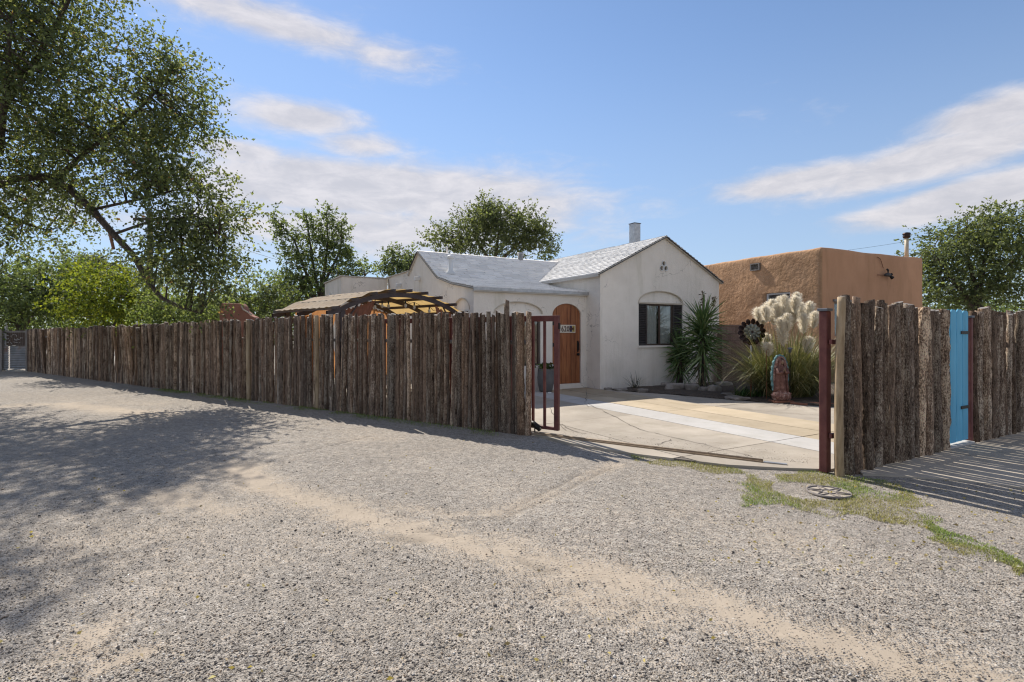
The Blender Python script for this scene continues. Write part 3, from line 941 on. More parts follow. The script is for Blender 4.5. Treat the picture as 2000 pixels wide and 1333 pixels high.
# house number tiles on the door
num = empty('number_plate', (2.68, 0.026, 1.60), 0, house)
tag(num, 'cream tile plate with the number 620 between patterned tiles')
MB().box(-0.21, 0.35, 0.0, 0.016, -0.105, 0.105).build('frame', M['tile_cream'], num)
for (a0, a1, mk) in ((0.155, 0.235, 'tile_blue'), (0.245, 0.325, 'tile_gold')):
    MB().box(a0, a1, -0.004, -0.0005, -0.08, 0.08).build('pattern_tile', M[mk], num)
pm = MB()
pm.prism([(-0.185, -0.07), (-0.145, -0.07), (-0.145, 0.03), (-0.13, 0.03), (-0.165, 0.08), (-0.20, 0.03), (-0.185, 0.03)], lambda a, b, d: (a, d, b), -0.004, -0.0005)
pm.build('pattern_mark', M['tile_ink'], num)
pm = MB()
for k in range(5):
    a = 0.165 + 0.028 * k
    pm.prism([(a, -0.07 + 0.03 * (k % 2)), (a + 0.022, -0.01), (a + 0.012, 0.07 - 0.03 * (k % 2)), (a - 0.008, 0.01)], lambda a_, b_, d: (a_, d, b_), -0.007, -0.0045)
pm.build('pattern_mark', M['tile_ink'], num)
for ch, xx in (('6', -0.115), ('2', -0.025), ('0', 0.065)):
    cu = bpy.data.curves.new('digit', 'FONT')
    cu.body = ch
    cu.size = 0.20
    cu.extrude = 0.002
    cu.offset = 0.004
    to = bpy.data.objects.new('digit_source', cu)
    COL.objects.link(to)
    bpy.context.view_layer.update()
    dg = bpy.context.evaluated_depsgraph_get()
    me = bpy.data.meshes.new_from_object(to.evaluated_get(dg))
    bpy.data.objects.remove(to)
    bpy.data.curves.remove(cu)
    me.materials.clear()
    me.transform(Matrix.Translation((xx, -0.003, -0.07)) @ Matrix.Rotation(PI / 2, 4, 'X') @ Matrix.Scale(0.82, 4, (1, 0, 0)))
    link('digit', me, M['tile_ink'], num)

# porch window with a reed blind behind the glass
w1 = empty('window', (0, 0, 0), 0, house)
tag(w1, 'dark framed porch window with a reed blind inside')
f = MB()
for (a0, a1, b0_, b1_) in ((0.605, 0.66, 0.655, 1.915), (1.84, 1.895, 0.655, 1.915), (0.66, 1.84, 0.655, 0.71), (0.66, 1.84, 1.86, 1.915), (1.235, 1.275, 0.71, 1.86), (0.66, 1.235, 1.30, 1.325), (1.275, 1.84, 1.30, 1.325)):
    f.box(a0, a1, 0.03, 0.07, b0_, b1_)
f.build('frame', M['frame_dark'], w1)
for (a0, a1) in ((0.66, 1.235), (1.275, 1.84)):
    for (c0, c1) in ((0.71, 1.30), (1.325, 1.86)):
        MB().box(a0, a1, 0.048, 0.052, c0, c1).build('pane', M['glass'], w1)
MB().box(0.62, 1.88, 0.075, 0.085, 0.66, 1.91).build('blind', M['reed'], w1)

# gable window: two panes between louvred shutters
w2 = empty('window', (0, 0, 0), 0, house)
tag(w2, 'wide gable window with dark louvred shutters under a blind arch')
f = MB()
y0, y1 = -0.535, -0.485
for (a0, a1, b0_, b1_) in ((5.05, 5.09, 1.145, 2.295), (6.03, 6.07, 1.145, 2.295), (5.09, 6.03, 1.145, 1.185), (5.09, 6.03, 2.255, 2.295), (5.535, 5.585, 1.185, 2.255)):
    f.box(a0, a1, y0, y1, b0_, b1_)
f.build('frame', M['frame_dark'], w2)
for (a0, a1) in ((5.09, 5.535), (5.585, 6.03)):
    MB().box(a0, a1, -0.515, -0.511, 1.185, 2.255).build('pane', M['glass'], w2)
for (a0, a1) in ((4.73, 5.045), (6.075, 6.425)):
    s = MB()
    for (q0, q1, b0_, b1_) in ((a0, a0 + 0.035, 1.145, 2.295), (a1 - 0.035, a1, 1.145, 2.295), (a0 + 0.035, a1 - 0.035, 1.145, 1.185), (a0 + 0.035, a1 - 0.035, 2.255, 2.295)):
        s.box(q0, q1, -0.56, -0.525, b0_, b1_)
    sh = s.build('shutter', M['louver'], w2)
    MB().box(a0 + 0.03, a1 - 0.03, -0.512, -0.505, 1.16, 2.28).build('shutter_back', M['room'], w2)
    for k in range(22):
        z = 1.205 + k * 0.0485
        MB().add([(a0 + 0.037, -0.558, z - 0.012), (a1 - 0.037, -0.558, z - 0.012), (a1 - 0.037, -0.522, z + 0.022), (a0 + 0.037, -0.522, z + 0.022),
                  (a0 + 0.037, -0.558, z - 0.018), (a1 - 0.037, -0.558, z - 0.018), (a1 - 0.037, -0.522, z + 0.016), (a0 + 0.037, -0.522, z + 0.016)],
                 [(0, 1, 2, 3), (4, 7, 6, 5), (0, 4, 5, 1), (1, 5, 6, 2), (2, 6, 7, 3), (3, 7, 4, 0)]).build('slat', M['louver'], w2)
c = MB()
for (a0, a1) in ((5.06, 5.51), (5.61, 6.06)):
    n_ = 24
    vs = []
    for k in range(n_ + 1):
        a = a0 + (a1 - a0) * k / n_
        vs += [(a, -0.475 + 0.012 * math.sin(k * 1.9), 1.16), (a, -0.475 + 0.012 * math.sin(k * 1.9), 2.28)]
    c.add(vs, [(2 * k, 2 * k + 2, 2 * k + 3, 2 * k + 1) for k in range(n_)])
c.build('curtain', M['curtain'], w2, smooth=True)
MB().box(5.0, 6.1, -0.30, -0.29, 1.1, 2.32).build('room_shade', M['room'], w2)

# roofs
def shingles(name, O, e, s, L, S, parent, seed, tab=0.30, course=0.14):
    rng = np.random.default_rng(seed)
    O, e, s = Vector(O), Vector(e).normalized(), Vector(s).normalized()
    nrm = e.cross(s).normalized()
    if nrm.z < 0:
        nrm = -nrm
    V, Fq, Cc = [], [], []
    rows_ = int(S / course) + 1
    for r in range(rows_):
        y = r * course
        x = -tab * rng.random()
        while x < L:
            w = tab * (0.85 + 0.3 * rng.random())
            x0, x1 = max(x + 0.004, 0), min(x + w - 0.004, L)
            x += w
            if x1 - x0 < 0.02:
                continue
            lift = 0.026 + 0.012 * rng.random()
            y1_ = min(y + course * 1.35, S)
            if y1_ <= y:
                continue
            q = [O + e * x0 + s * y + nrm * lift, O + e * x1 + s * y + nrm * lift, O + e * x1 + s * y1_ + nrm * 0.003, O + e * x0 + s * y1_ + nrm * 0.003,
                 O + e * x0 + s * y + nrm * 0.001, O + e * x1 + s * y + nrm * 0.001]
            b = len(V)
            V += q
            Fq += [(b, b + 1, b + 2, b + 3), (b + 4, b + 5, b + 1, b)]
            t = 0.87 * (0.88 + 0.2 * rng.random())
            Cc += [(t, t * 0.965, t * 0.915)] * 6
    o = np_mesh(name, np.array([tuple(v) for v in V]), Fq, M['shingle'], parent, col=np.array(Cc))
    return tag(o, kind='stuff')


prof = [(-0.09, 2.585), (1.2, 2.79), (2.2, 3.03), (3.85, 3.97), (4.8, 3.35)]
bot = [(v_, z_ - 0.05) for v_, z_ in prof][::-1]
roof1 = MB().prism(prof + bot, lambda a, b, d: (d, a, b), -0.05, 8.06).build('roof', M['eave'], house)
for i in range(4):
    (va, za), (vb, zb) = prof[i], prof[i + 1]
    if i < 3:
        shingles('shingles', (-0.055, va, za), (1, 0, 0), (0, vb - va, zb - za), 6.2, math.hypot(vb - va, zb - za), roof1, 50 + i)
    else:
        shingles('shingles', (-0.055, vb, zb), (1, 0, 0), (0, va - vb, za - zb), 6.2, math.hypot(vb - va, zb - za), roof1, 50 + i)
gp_ = [(3.26, 3.035), (5.69, 4.225), (8.10, 3.035)]
roof2 = MB().prism(gp_ + [(8.10, 2.98), (5.69, 4.17), (3.26, 2.98)], lambda a, b, d: (a, d, b), -0.66, 5.9).build('roof', M['eave'], house)
sl_ = math.hypot(5.69 - 3.26, 4.225 - 3.035)
shingles('shingles', (3.26, -0.665, 3.035), (0, 1, 0), (5.69 - 3.26, 0, 4.225 - 3.035), 6.56, sl_, roof2, 61)
shingles('shingles', (8.10, -0.665, 3.035), (0, 1, 0), (5.69 - 8.10, 0, 4.225 - 3.035), 6.56, sl_, roof2, 62)
rc = MB()
for k in range(26):
    y = -0.665 + k * 0.255
    rc.add([(5.57, y, 4.178), (5.69, y, 4.245), (5.81, y, 4.178), (5.57, y + 0.27, 4.170), (5.69, y + 0.27, 4.237), (5.81, y + 0.27, 4.170)], [(0, 1, 4, 3), (1, 2, 5, 4)])
rc.build('ridge_cap', M['white_metal'], roof2)
MB().add([(3.4, 5.88, 0.5), (8.0, 5.88, 0.5), (8.0, 5.88, 3.0), (5.69, 5.88, 4.16), (3.4, 5.88, 3.0)], [(0, 1, 2, 3, 4)]).build('wall', M['stucco'], house)
# dark rake edges on the gables, fascia boards along the eaves
for (a0, z0, a1, z1) in ((3.26, 3.0, 5.69, 4.19), (8.10, 3.0, 5.69, 4.19)):
    MB().bar((a0, -0.668, z0 + 0.003), (a1, -0.668, z1 + 0.003), 0.012, 0.05, (0, -1, 0)).build('rake_edge', M['dark_metal'], roof2)
for i in range(3):
    MB().bar((-0.058, prof[i][0], prof[i][1] - 0.028), (-0.058, prof[i + 1][0], prof[i + 1][1] - 0.028), 0.012, 0.05, (-1, 0, 0)).build('rake_edge', M['dark_metal'], roof1)
MB().bar((-0.058, 3.86, 3.94), (-0.058, 4.6, 3.46), 0.012, 0.05, (-1, 0, 0)).build('rake_edge', M['dark_metal'], roof1)
MB().box(-0.03, 3.37, -0.085, -0.003, 2.485, 2.532).build('fascia', M['eave'], house)
MB().box(-0.05, 3.375, -0.104, -0.092, 2.515, 2.590).build('drip_edge', M['galv'], house)
MB().box(3.255, 3.262, -0.65, 2.7, 2.96, 3.035).build('drip_edge', M['eave'], house)
va_, vb_ = Vector((3.36, 2.27, 3.088)), Vector((5.22, 3.86, 4.006))
vd = (vb_ - va_).normalized()
for off in (-0.05, 0.05):
    sd = Vector((vd.y, -vd.x, 0)) * off
    MB().bar(va_ + sd, vb_ + sd, 0.022, 0.02).build('valley_flashing', M['dark_metal'], roof2)
# vents, chimney, water spouts
vp = MB().lathe([(0.14, -0.02), (0.13, 0.04), (0.068, 0.10), (0.066, 0.44), (0.066, 0.45)], 18).build('vent_pipe', M['white_metal'], house, True)
vp.location = (0.444, 2.45, 3.16)
vc = MB().lathe([(0.066, 0.43), (0.10, 0.44), (0.105, 0.50), (0.075, 0.53), (0.02, 0.55)], 18).build('cap', M['white_metal'], vp, True)
for (u_, v_, z_, hh, rr2) in ((1.0, 4.05, 3.75, 0.42, 0.03), (3.55, 3.8, 3.93, 0.2, 0.09)):
    p = MB().lathe([(rr2, 0), (rr2, hh), (rr2 * 1.3, hh), (rr2 * 1.3, hh + 0.05), (0.01, hh + 0.06)], 14).build('vent_pipe', M['galv'], house, True)
    p.location = (u_, v_, z_)
ch_ = MB().box(-0.125, 0.125, -0.125, 0.125, -0.3, 0.98).build('chimney', M['galv'], house, bevel=0.008)
ch_.location = (6.2, 1.158, 3.96)
MB().box(-0.14, 0.14, -0.14, 0.14, 0.982, 1.0).build('cap', M['rail_cap'], ch_)
for (v_, z_) in ((5.61, 3.07), (3.78, 3.12)):
    MB().box(-0.16, 0.0, v_ - 0.055, v_ + 0.055, z_ - 0.06, z_ + 0.06).build('roof_spout', M['white_metal'], house, bevel=0.01)
MB().tube([(-0.02, 7.0, 3.4), (-0.03, 6.8, 3.1), (-0.02, 6.98, 2.6), (-0.02, 7.0, 2.0)], 0.008, 5).build('cable', M['wire'], house)
MB().box(-1.68, -1.61, 8.8, 8.95, 2.75, 2.95).build('wall_lamp', M['white_metal'], house)

# ================================================================ THE ADOBE HOUSE
def cut(o, cutters):
    for cobj in cutters:
        b = o.modifiers.new('cut', 'BOOLEAN')
        b.operation = 'DIFFERENCE'
        b.solver = 'EXACT'
        b.object = cobj
    bpy.context.view_layer.update()
    dg = bpy.context.evaluated_depsgraph_get()
    me = bpy.data.meshes.new_from_object(o.evaluated_get(dg))
    o.modifiers.clear()
    o.data = me
    for cobj in cutters:
        bpy.data.objects.remove(cobj)


adobe = empty('adobe_house', (8.9, 15.0, 0), HOUSE_RZ - math.radians(4))
tag(adobe, 'flat-roofed orange stucco house standing behind the pampas grass', 'house')
bm = bmesh.new()
bmesh.ops.create_cube(bm, size=1)
bmesh.ops.scale(bm, vec=(5.2, 6.2, 3.96), verts=bm.verts)
bmesh.ops.translate(bm, vec=(2.6, 3.1, 1.98), verts=bm.verts)
bmesh.ops.bevel(bm, geom=[e for e in bm.edges if max(v.co.z for v in e.verts) > 1], offset=0.07, segments=3, profile=0.5, affect='EDGES')
bmesh.ops.subdivide_edges(bm, edges=[e for e in bm.edges if e.calc_length() > 1], cuts=40, use_grid_fill=True)
for v_ in bm.verts:
    p = v_.co
    k = 0.020 if p.x < 0.1 else 0.010
    d = mnoise.noise(Vector((p.x * 1.1, p.y * 1.3, p.z * 1.2)) + Vector((3, 1, 7))) * k + mnoise.noise(p * 4.0) * k * 0.4
    v_.co += v_.normal * d
    if p.z > 3.8:
        v_.co.z += 0.03 * mnoise.noise(Vector((p.x * 0.7, p.y * 0.7, 0)))
bm.normal_update()
me = bpy.data.meshes.new('wall')
for f_ in bm.faces:
    f_.smooth = True
    f_.material_index = 0 if f_.normal.x < -0.45 else 1
bm.to_mesh(me)
bm.free()
me.materials.append(M['adobe'])
me.materials.append(M['adobe_smooth'])
aw = link('wall', me, None, adobe)
cs = []
for (x0, x1, y0_, y1_, z0, z1) in ((-0.3, 0.14, 0.99, 1.86, 1.85, 2.75), (-0.3, 0.10, 2.07, 2.39, 3.53, 3.74), (0.57, 1.5, -0.3, 0.12, 1.4, 2.4)):
    cb = MB().box(x0, x1, y0_, y1_, z0, z1).build('cutter', M['adobe'])
    cb.parent = adobe
    cs.append(cb)
cut(aw, cs)
wn = empty('window', (0, 0, 0), 0, adobe)
tag(wn, 'white framed window in the rough side wall')
f = MB()
for (a0, a1, b0_, b1_) in ((0.995, 1.05, 1.855, 2.745), (1.80, 1.855, 1.855, 2.745), (1.05, 1.80, 1.855, 1.91), (1.05, 1.80, 2.69, 2.745), (1.05, 1.80, 2.28, 2.32)):
    f.box(0.05, 0.11, a0, a1, b0_, b1_)
f.build('frame', M['white_metal'], wn)
MB().box(0.085, 0.090, 1.05, 1.80, 1.91, 2.28).build('pane', M['glass'], wn)
MB().box(0.085, 0.090, 1.05, 1.80, 2.32, 2.69).build('pane', M['glass'], wn)
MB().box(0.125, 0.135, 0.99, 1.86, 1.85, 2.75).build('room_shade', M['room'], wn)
wn = empty('window', (0, 0, 0), 0, adobe)
f = MB()
for (a0, a1, b0_, b1_) in ((0.575, 0.63, 1.405, 2.395), (1.44, 1.495, 1.405, 2.395), (0.63, 1.44, 1.405, 1.46), (0.63, 1.44, 2.34, 2.395)):
    f.box(a0, a1, 0.05, 0.10, b0_, b1_)
f.build('frame', M['weathered'], wn)
MB().box(0.63, 1.44, 0.075, 0.08, 1.46, 2.34).build('pane', M['glass'], wn)
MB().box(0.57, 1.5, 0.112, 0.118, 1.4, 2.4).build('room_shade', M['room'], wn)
MB().box(0.50, 1.57, -0.05, 0.03, 2.402, 2.47).build('lintel', M['weathered'], adobe)
vt = empty('attic_vent', (0, 0, 0), 0, adobe)
f = MB()
for (a0, a1, b0_, b1_) in ((2.055, 2.095, 3.515, 3.755), (2.365, 2.405, 3.515, 3.755), (2.095, 2.365, 3.515, 3.55), (2.095, 2.365, 3.72, 3.755)):
    f.box(-0.055, 0.06, a0, a1, b0_, b1_)
f.build('frame', M['weathered'], vt)
MB().box(0.075, 0.08, 2.07, 2.39, 3.53, 3.74).build('screen', M['room'], vt)
for k in range(4):
    z = 3.57 + k * 0.042
    MB().bar((0.0, 2.095, z), (0.0, 2.365, z), 0.05, 0.010, (0.5, 0, 1)).build('slat', M['weathered'], vt)
fl = MB().tube([(4.98, 0.38, 3.8), (4.98, 0.38, 4.70)], 0.06, 14).build('flue_pipe', M['yellow_pipe'], adobe, True)
MB().lathe([(0.10, 4.64), (0.115, 4.70), (0.09, 4.72), (0.125, 4.76), (0.10, 4.81), (0.02, 4.83)], 14, (4.98, 0.38, 0.03)).build('cap', M['bronze'], fl, True)
# bracket lamp with its stub of conduit on the shaded wall
wl = empty('wall_bracket', (2.97, -0.02, 3.3), 0, adobe)
tag(wl, 'dark bracket lamp on the shaded wall')
MB().tube([(-0.42, -0.05, -0.03), (-0.1, -0.09, -0.03)], 0.012, 6).build('arm', M['rust'], wl)
MB().tube([(-0.15, -0.09, -0.03), (-0.05, -0.10, -0.01), (0.08, -0.10, -0.01), (0.15, -0.09, -0.04)], [0.02, 0.055, 0.06, 0.03], 10).build('body', M['dark_metal'], wl, True)
MB().tube([(0.15, -0.09, -0.03), (0.24, -0.12, -0.10)], [0.03, 0.055], 10).build('lamp_head', M['iron'], wl)
MB().tube([(0.15, -0.09, -0.02), (0.23, -0.10, 0.02)], [0.025, 0.04], 10).build('lamp_head', M['iron'], wl)
MB().tube([(0.06, -0.09, 0.03), (0.08, -0.08, 0.14), (0.05, -0.05, 0.17)], [0.012, 0.03, 0.035], 8).build('sensor', M['iron'], wl)
MB().tube([(-0.05, -0.012, 0.20), (-0.2, -0.012, 0.48), (-0.36, -0.012, 0.53)], 0.010, 5).build('conduit', M['rust'], wl)

# the brown block wall between the two houses
bw = empty('block_wall', (6.24, 15.50, 0), HOUSE_RZ)
tag(bw, 'low brown concrete block wall between the white house and the adobe', 'wall')
MB().box(0.01, 1.87, 0.015, 0.165, 0, 1.685).build('mortar', M['mortar'], bw)
blk = None
for r_ in range(8):
    z0 = 0.004 + r_ * 0.211
    x = -0.2 if r_ % 2 else 0.0
    while x < 1.88:
        x0, x1 = max(x, 0.0), min(x + 0.395, 1.88)
        if x1 - x0 > 0.1:
            j = R.uniform(-0.003, 0.004)
            MB().box(x0, x1, j, 0.18 + j, z0, z0 + 0.198).build('block', M['block'], bw)
        x += 0.407
MB().box(-0.01, 1.89, -0.012, 0.192, 1.69, 1.735).build('coping', M['block'], bw)

# ================================================================ COYOTE FENCES
def pole_mesh(name, seed, rad, height, n, rings, rough_amt, m, bow=0.012):
    rng = np.random.default_rng(seed)
    bx, by = (rng.random(2) - 0.5) * 2 * bow
    ph = rng.random(6) * 6.28
    vs, fs = [], []
    slant = (rng.random(2) - 0.5) * 0.5
    for i in range(rings + 1):
        t = i / rings
        z = height * t
        cx, cy = bx * math.sin(PI * t), by * math.sin(PI * t + 0.6)
        for k in range(n):
            a = 2 * PI * k / n
            r = rad * (1.06 - 0.14 * t) * (1 + 0.05 * math.sin(2 * a + ph[0]) + 0.035 * math.sin(3 * a + ph[1] + 3 * t))
            r *= 1 + rough_amt * (mnoise.noise(Vector((math.cos(a) * 2.2 + ph[2], math.sin(a) * 2.2 + ph[3], z * 5.0))) + 0.7 * mnoise.noise(Vector((math.cos(a) * 5 + ph[4], math.sin(a) * 5, z * 17.0))))
            zz = z
            if i == rings:
                zz += (slant[0] * math.cos(a) + slant[1] * math.sin(a)) * rad
            vs.append((cx + r * math.cos(a), cy + r * math.sin(a), zz))
    for i in range(rings):
        for k in range(n):
            fs.append((i * n + k, i * n + (k + 1) % n, (i + 1) * n + (k + 1) % n, (i + 1) * n + k))
    fs.append(tuple(rings * n + k for k in range(n)))
    me = bpy.data.meshes.new(name)
    me.from_pydata(vs, [], fs)
    sm = [True] * (len(fs) - 1) + [False]
    me.polygons.foreach_set('use_smooth', sm)
    # bark rings with pale flakes; the sawn top shows weathered wood
    me.materials.append(m)
    me.materials.append(M['weathered'])
    me.polygons[len(fs) - 1].material_index = 1
    return me


far_poles = [pole_mesh('fence_pole', 100 + i, 0.045, 1.82, 9, 12, 0.16, M['bark']) for i in range(9)]
near_poles = [pole_mesh('fence_pole', 200 + i, 0.05, 1.85, 14, 44, 0.24, M['bark'], 0.016) for i in range(9)]
peeled_far = [pole_mesh('fence_pole', 300 + i, 0.045, 1.82, 9, 10, 0.06, M['peeled']) for i in range(2)]

fence = empty('coyote_fence', (FA[0], FA[1], 0), math.atan2(FD[1], FD[0]))
tag(fence, 'long fence of upright bark-covered poles running back along the gravel lot', 'fence')
FEN_H = [(0, 1.80), (0.6, 1.80), (2, 1.82), (4.4, 1.83), (7, 1.80), (9.5, 1.77), (13, 1.71), (18, 1.66), (23.2, 1.62)]
s_ = 0.0
ip = 0
while s_ < 23.0 and ip < 300:
    d_ = R.choice([0.056, 0.064, 0.07, 0.078, 0.085, 0.095, 0.108])
    d_ *= 0.86 if s_ < 7 else 1.12
    o = bpy.data.objects.new('pole', R.choice(near_poles[:5] if s_ < 3 else far_poles))
    if s_ > 3 and R.random() < 0.010:
        o = bpy.data.objects.new('pole', R.choice(peeled_far))
    hgt = np.interp(s_, [a for a, b in FEN_H], [b for a, b in FEN_H]) + R.gauss(0, 0.02) - (0.05 if R.random() < 0.06 else 0)
    if ip == 0:
        d_, hgt = 0.085, 1.80
    if ip == 1:
        d_, hgt = 0.12, 1.80
    if ip == 4:
        hgt = 1.99
    if ip == 5:
        hgt = 1.91
    COL.objects.link(o)
    o.parent = fence
    o.location = (s_ + d_ / 2, R.uniform(-0.018, 0.018), -0.03)
    ref_r, ref_h = (0.05, 1.85) if o.data in near_poles else (0.045, 1.82)
    o.scale = (d_ / 2 / ref_r, d_ / 2 / ref_r, (hgt + 0.03) / ref_h)
    lean = 0.012
    if 12 < s_ < 19:
        lean = 0.03
    ly = R.gauss(0, lean)
    ly += -0.10 * math.exp(-((s_ - 14) / 1.3) ** 2) + 0.10 * math.exp(-((s_ - 20.8) / 0.8) ** 2)
    o.rotation_euler = (R.gauss(0, 0.010), ly, R.uniform(0, 6.28))
    s_ += d_ * R.uniform(0.89, 0.995) + (0.012 if R.random() < 0.06 else 0)
    ip += 1
FENCE_END = s_
for z_ in (0.45, 1.35):
    MB().tube([(0.05, -0.075, z_), (11, -0.07, z_ + 0.01), (22.9, -0.075, z_ - 0.02)], 0.03, 8).build('rail', M['weathered'], fence)

# the right-hand fence, its posts and the blue gate
rf = empty('coyote_fence', (RA[0], RA[1], 0), HOUSE_RZ)
tag(rf, 'short fence of shaggy bark poles between the driveway post and the blue gate', 'fence')
o = bpy.data.objects.new('pole', pole_mesh('fence_pole', 411, 0.043, 1.90, 14, 30, 0.07, M['peeled'], 0.02))
COL.objects.link(o)
o.parent = rf
o.location = (-0.02, 0.0, -0.02)
o.rotation_euler = (0, 0.012, 0.4)
o['label'] = 'smooth peeled pale pole at the fence end'
s_ = 0.075
while s_ < 2.40:
    d_ = R.choice([0.085, 0.095, 0.105, 0.115, 0.13])
    o = bpy.data.objects.new('pole', R.choice(near_poles))
    COL.objects.link(o)
    o.parent = rf
    o.location = (s_ + d_ / 2, R.uniform(-0.025, 0.025), -0.03)
    o.scale = (d_ / 0.1, d_ / 0.1, (1.87 - 0.03 * s_ + R.gauss(0, 0.025)) / 1.85)
    o.rotation_euler = (R.gauss(0, 0.008), R.gauss(0, 0.010), R.uniform(0, 6.28))
    s_ += d_ * 0.99 + R.uniform(0.006, 0.024)
for z_ in (0.4, 1.4):
    MB().bar((-0.05, 0.085, z_), (2.42, 0.085, z_), 0.05, 0.03, (0, 1, 0)).build('rail', M['red_steel'], rf)

rf2 = empty('coyote_fence', (RA[0] + U2[0] * 3.26, RA[1] + U2[1] * 3.26, 0), HOUSE_RZ)
tag(rf2, 'fence of bark poles beyond the blue gate, running out of the picture', 'fence')
s_ = 0.0
while s_ < 3.8:
    d_ = R.choice([0.08, 0.09, 0.1, 0.115])
    o = bpy.data.objects.new('pole', R.choice(near_poles))
    COL.objects.link(o)
    o.parent = rf2
    o.location = (s_ + d_ / 2, R.uniform(-0.025, 0.025), -0.03)
    o.scale = (d_ / 0.1, d_ / 0.1, (1.83 + R.gauss(0, 0.035)) / 1.85)
    o.rotation_euler = (R.gauss(0, 0.010), R.gauss(0, 0.012), R.uniform(0, 6.28))
    s_ += d_ * 0.99 + R.uniform(0.004, 0.02)
for z_ in (0.4, 1.4):
    MB().bar((-0.05, 0.085, z_), (3.8, 0.085, z_), 0.05, 0.03, (0, 1, 0)).build('rail', M['red_steel'], rf2)


def steel_post(label, s_, off, w, h, group=None):
    p = RA + U2 * s_ + V2 * off
    o = empty('gate_post', (p[0], p[1], 0), HOUSE_RZ)
    tag(o, label, 'post')
    MB().box(-w / 2, w / 2, -w / 2, w / 2, 0, h).build('post', M['red_steel'], o, bevel=0.008)
    MB().box(-w / 2 - 0.012, w / 2 + 0.012, -w / 2 - 0.012, w / 2 + 0.012, h + 0.001, h + 0.03).build('cap', M['rail_cap'], o, bevel=0.004)
    return o


steel_post('red-brown steel post at the driveway opening behind the pale end pole', -0.02, 0.16, 0.085, 1.73)
steel_post('red-brown steel post on the right of the blue gate', 3.19, 0.03, 0.06, 1.70)

bg_ = RA + U2 * 2.43 + V2 * 0.03
gate2 = empty('picket_gate', (bg_[0], bg_[1], 0), HOUSE_RZ)
tag(gate2, 'narrow sky-blue plank gate between the two bark pole fences', 'gate')
for k in range(4):
    x0 = k * 0.178
    z0, z1 = 0.06 + R.uniform(-0.01, 0.01), 1.80 + R.uniform(-0.008, 0.008)
    w = 0.160
    MB().prism([(x0, z0), (x0 + w, z0), (x0 + w, z1 - 0.03), (x0 + w - 0.035, z1), (x0 + 0.035, z1), (x0, z1 - 0.03)],
               lambda a, b, d: (a, d, b), -0.008, 0.008).build('plank', M['blue_paint'], gate2, bevel=0.003)
for z_ in (0.45, 1.45):
    MB().box(0.02, 0.68, 0.010, 0.042, z_, z_ + 0.09).build('rail', M['blue_paint'], gate2)
for z_ in (0.50, 1.50):
    MB().box(0.46, 0.70, -0.018, -0.0095, z_ - 0.02, z_ + 0.02).build('hinge', M['iron'], gate2)
MB().box(0.03, 0.11, -0.022, -0.0095, 1.02, 1.07).build('latch', M['iron'], gate2)
MB().box(-0.02, 0.72, -0.07, 0.09, -0.02, 0.035).build('sill', M['concrete_white'], gate2)

# the sliding driveway gate, rolled open behind the long fence
GA = Vector((0.655, 7.625, 0))
sg = empty('sliding_gate', GA, math.atan2(FD[1], FD[0]))
tag(sg, 'red-brown steel sliding gate frame rolled open behind the pole fence', 'gate')
MB().box(-0.035, 0.035, -0.03, 0.03, 0.07, 1.75).build('stile', M['red_steel'], sg, bevel=0.004)
MB().box(0.036, 3.96, -0.028, 0.028, 1.665, 1.75).build('top_rail', M['red_steel'], sg, bevel=0.004)
MB().box(0.036, 3.96, -0.025, 0.025, 0.071, 0.115).build('bottom_rail', M['red_steel'], sg, bevel=0.004)
for k in range(19):
    x = 0.205 + k * 0.2
    MB().box(x - 0.017, x + 0.017, -0.017, 0.017, 0.116, 1.664).build('bar', M['red_steel'], sg)
MB().box(-0.05, -0.036, -0.02, 0.02, 1.55, 1.64).build('latch', M['iron'], sg)
wh = MB().tube([(1.2, -0.02, 0.05), (1.2, 0.02, 0.05)], 0.05, 16).build('wheel', M['iron'], sg)

# black spotlight lying by the fence foot
sp = empty('spotlight', (0.36, 7.78, 0))
tag(sp, 'small black tube spotlight by the foot of the last fence pole', 'spotlight')
c0, c1 = Vector((-0.06, 0.05, 0.15)), Vector((0.055, -0.06, 0.075))
MB().tube([c0, c0.lerp(c1, 0.2), c1], [0.036, 0.042, 0.042], 18).build('housing', M['iron'], sp, True)
MB().tube([c1.lerp(c0, 0.06), c1 + (c1 - c0) * 0.02], 0.037, 18).build('lens', M['glass'], sp)
MB().tube([(-0.02, 0.01, 0.0), (-0.02, 0.01, 0.1)], 0.01, 8).build('stake', M['iron'], sp)

# gate rail laid across the drive
rp, rq = gnd(1043, 851.5), gnd(1490, 907)
re_ = gnd(1537, 912)
rail = empty('gate_track', (rp.x, rp.y, 0))
tag(rail, 'long rusty gate rail lying on the concrete across the driveway mouth', 'rail')
d_ = rq - rp
MB().bar((0, 0, 0.030), (d_.x, d_.y, 0.030), 0.05, 0.018).build('flange', M['track'], rail, bevel=0.004)
MB().tube([(0, 0, 0.045), (d_.x, d_.y, 0.045)], 0.014, 10).build('runner', M['track'], rail, True)
e_ = re_ - rp
MB().bar((d_.x * 1.003, d_.y * 1.003, 0.029), (e_.x, e_.y, 0.029), 0.045, 0.012).build('end_plate', M['galv'], rail, bevel=0.003)

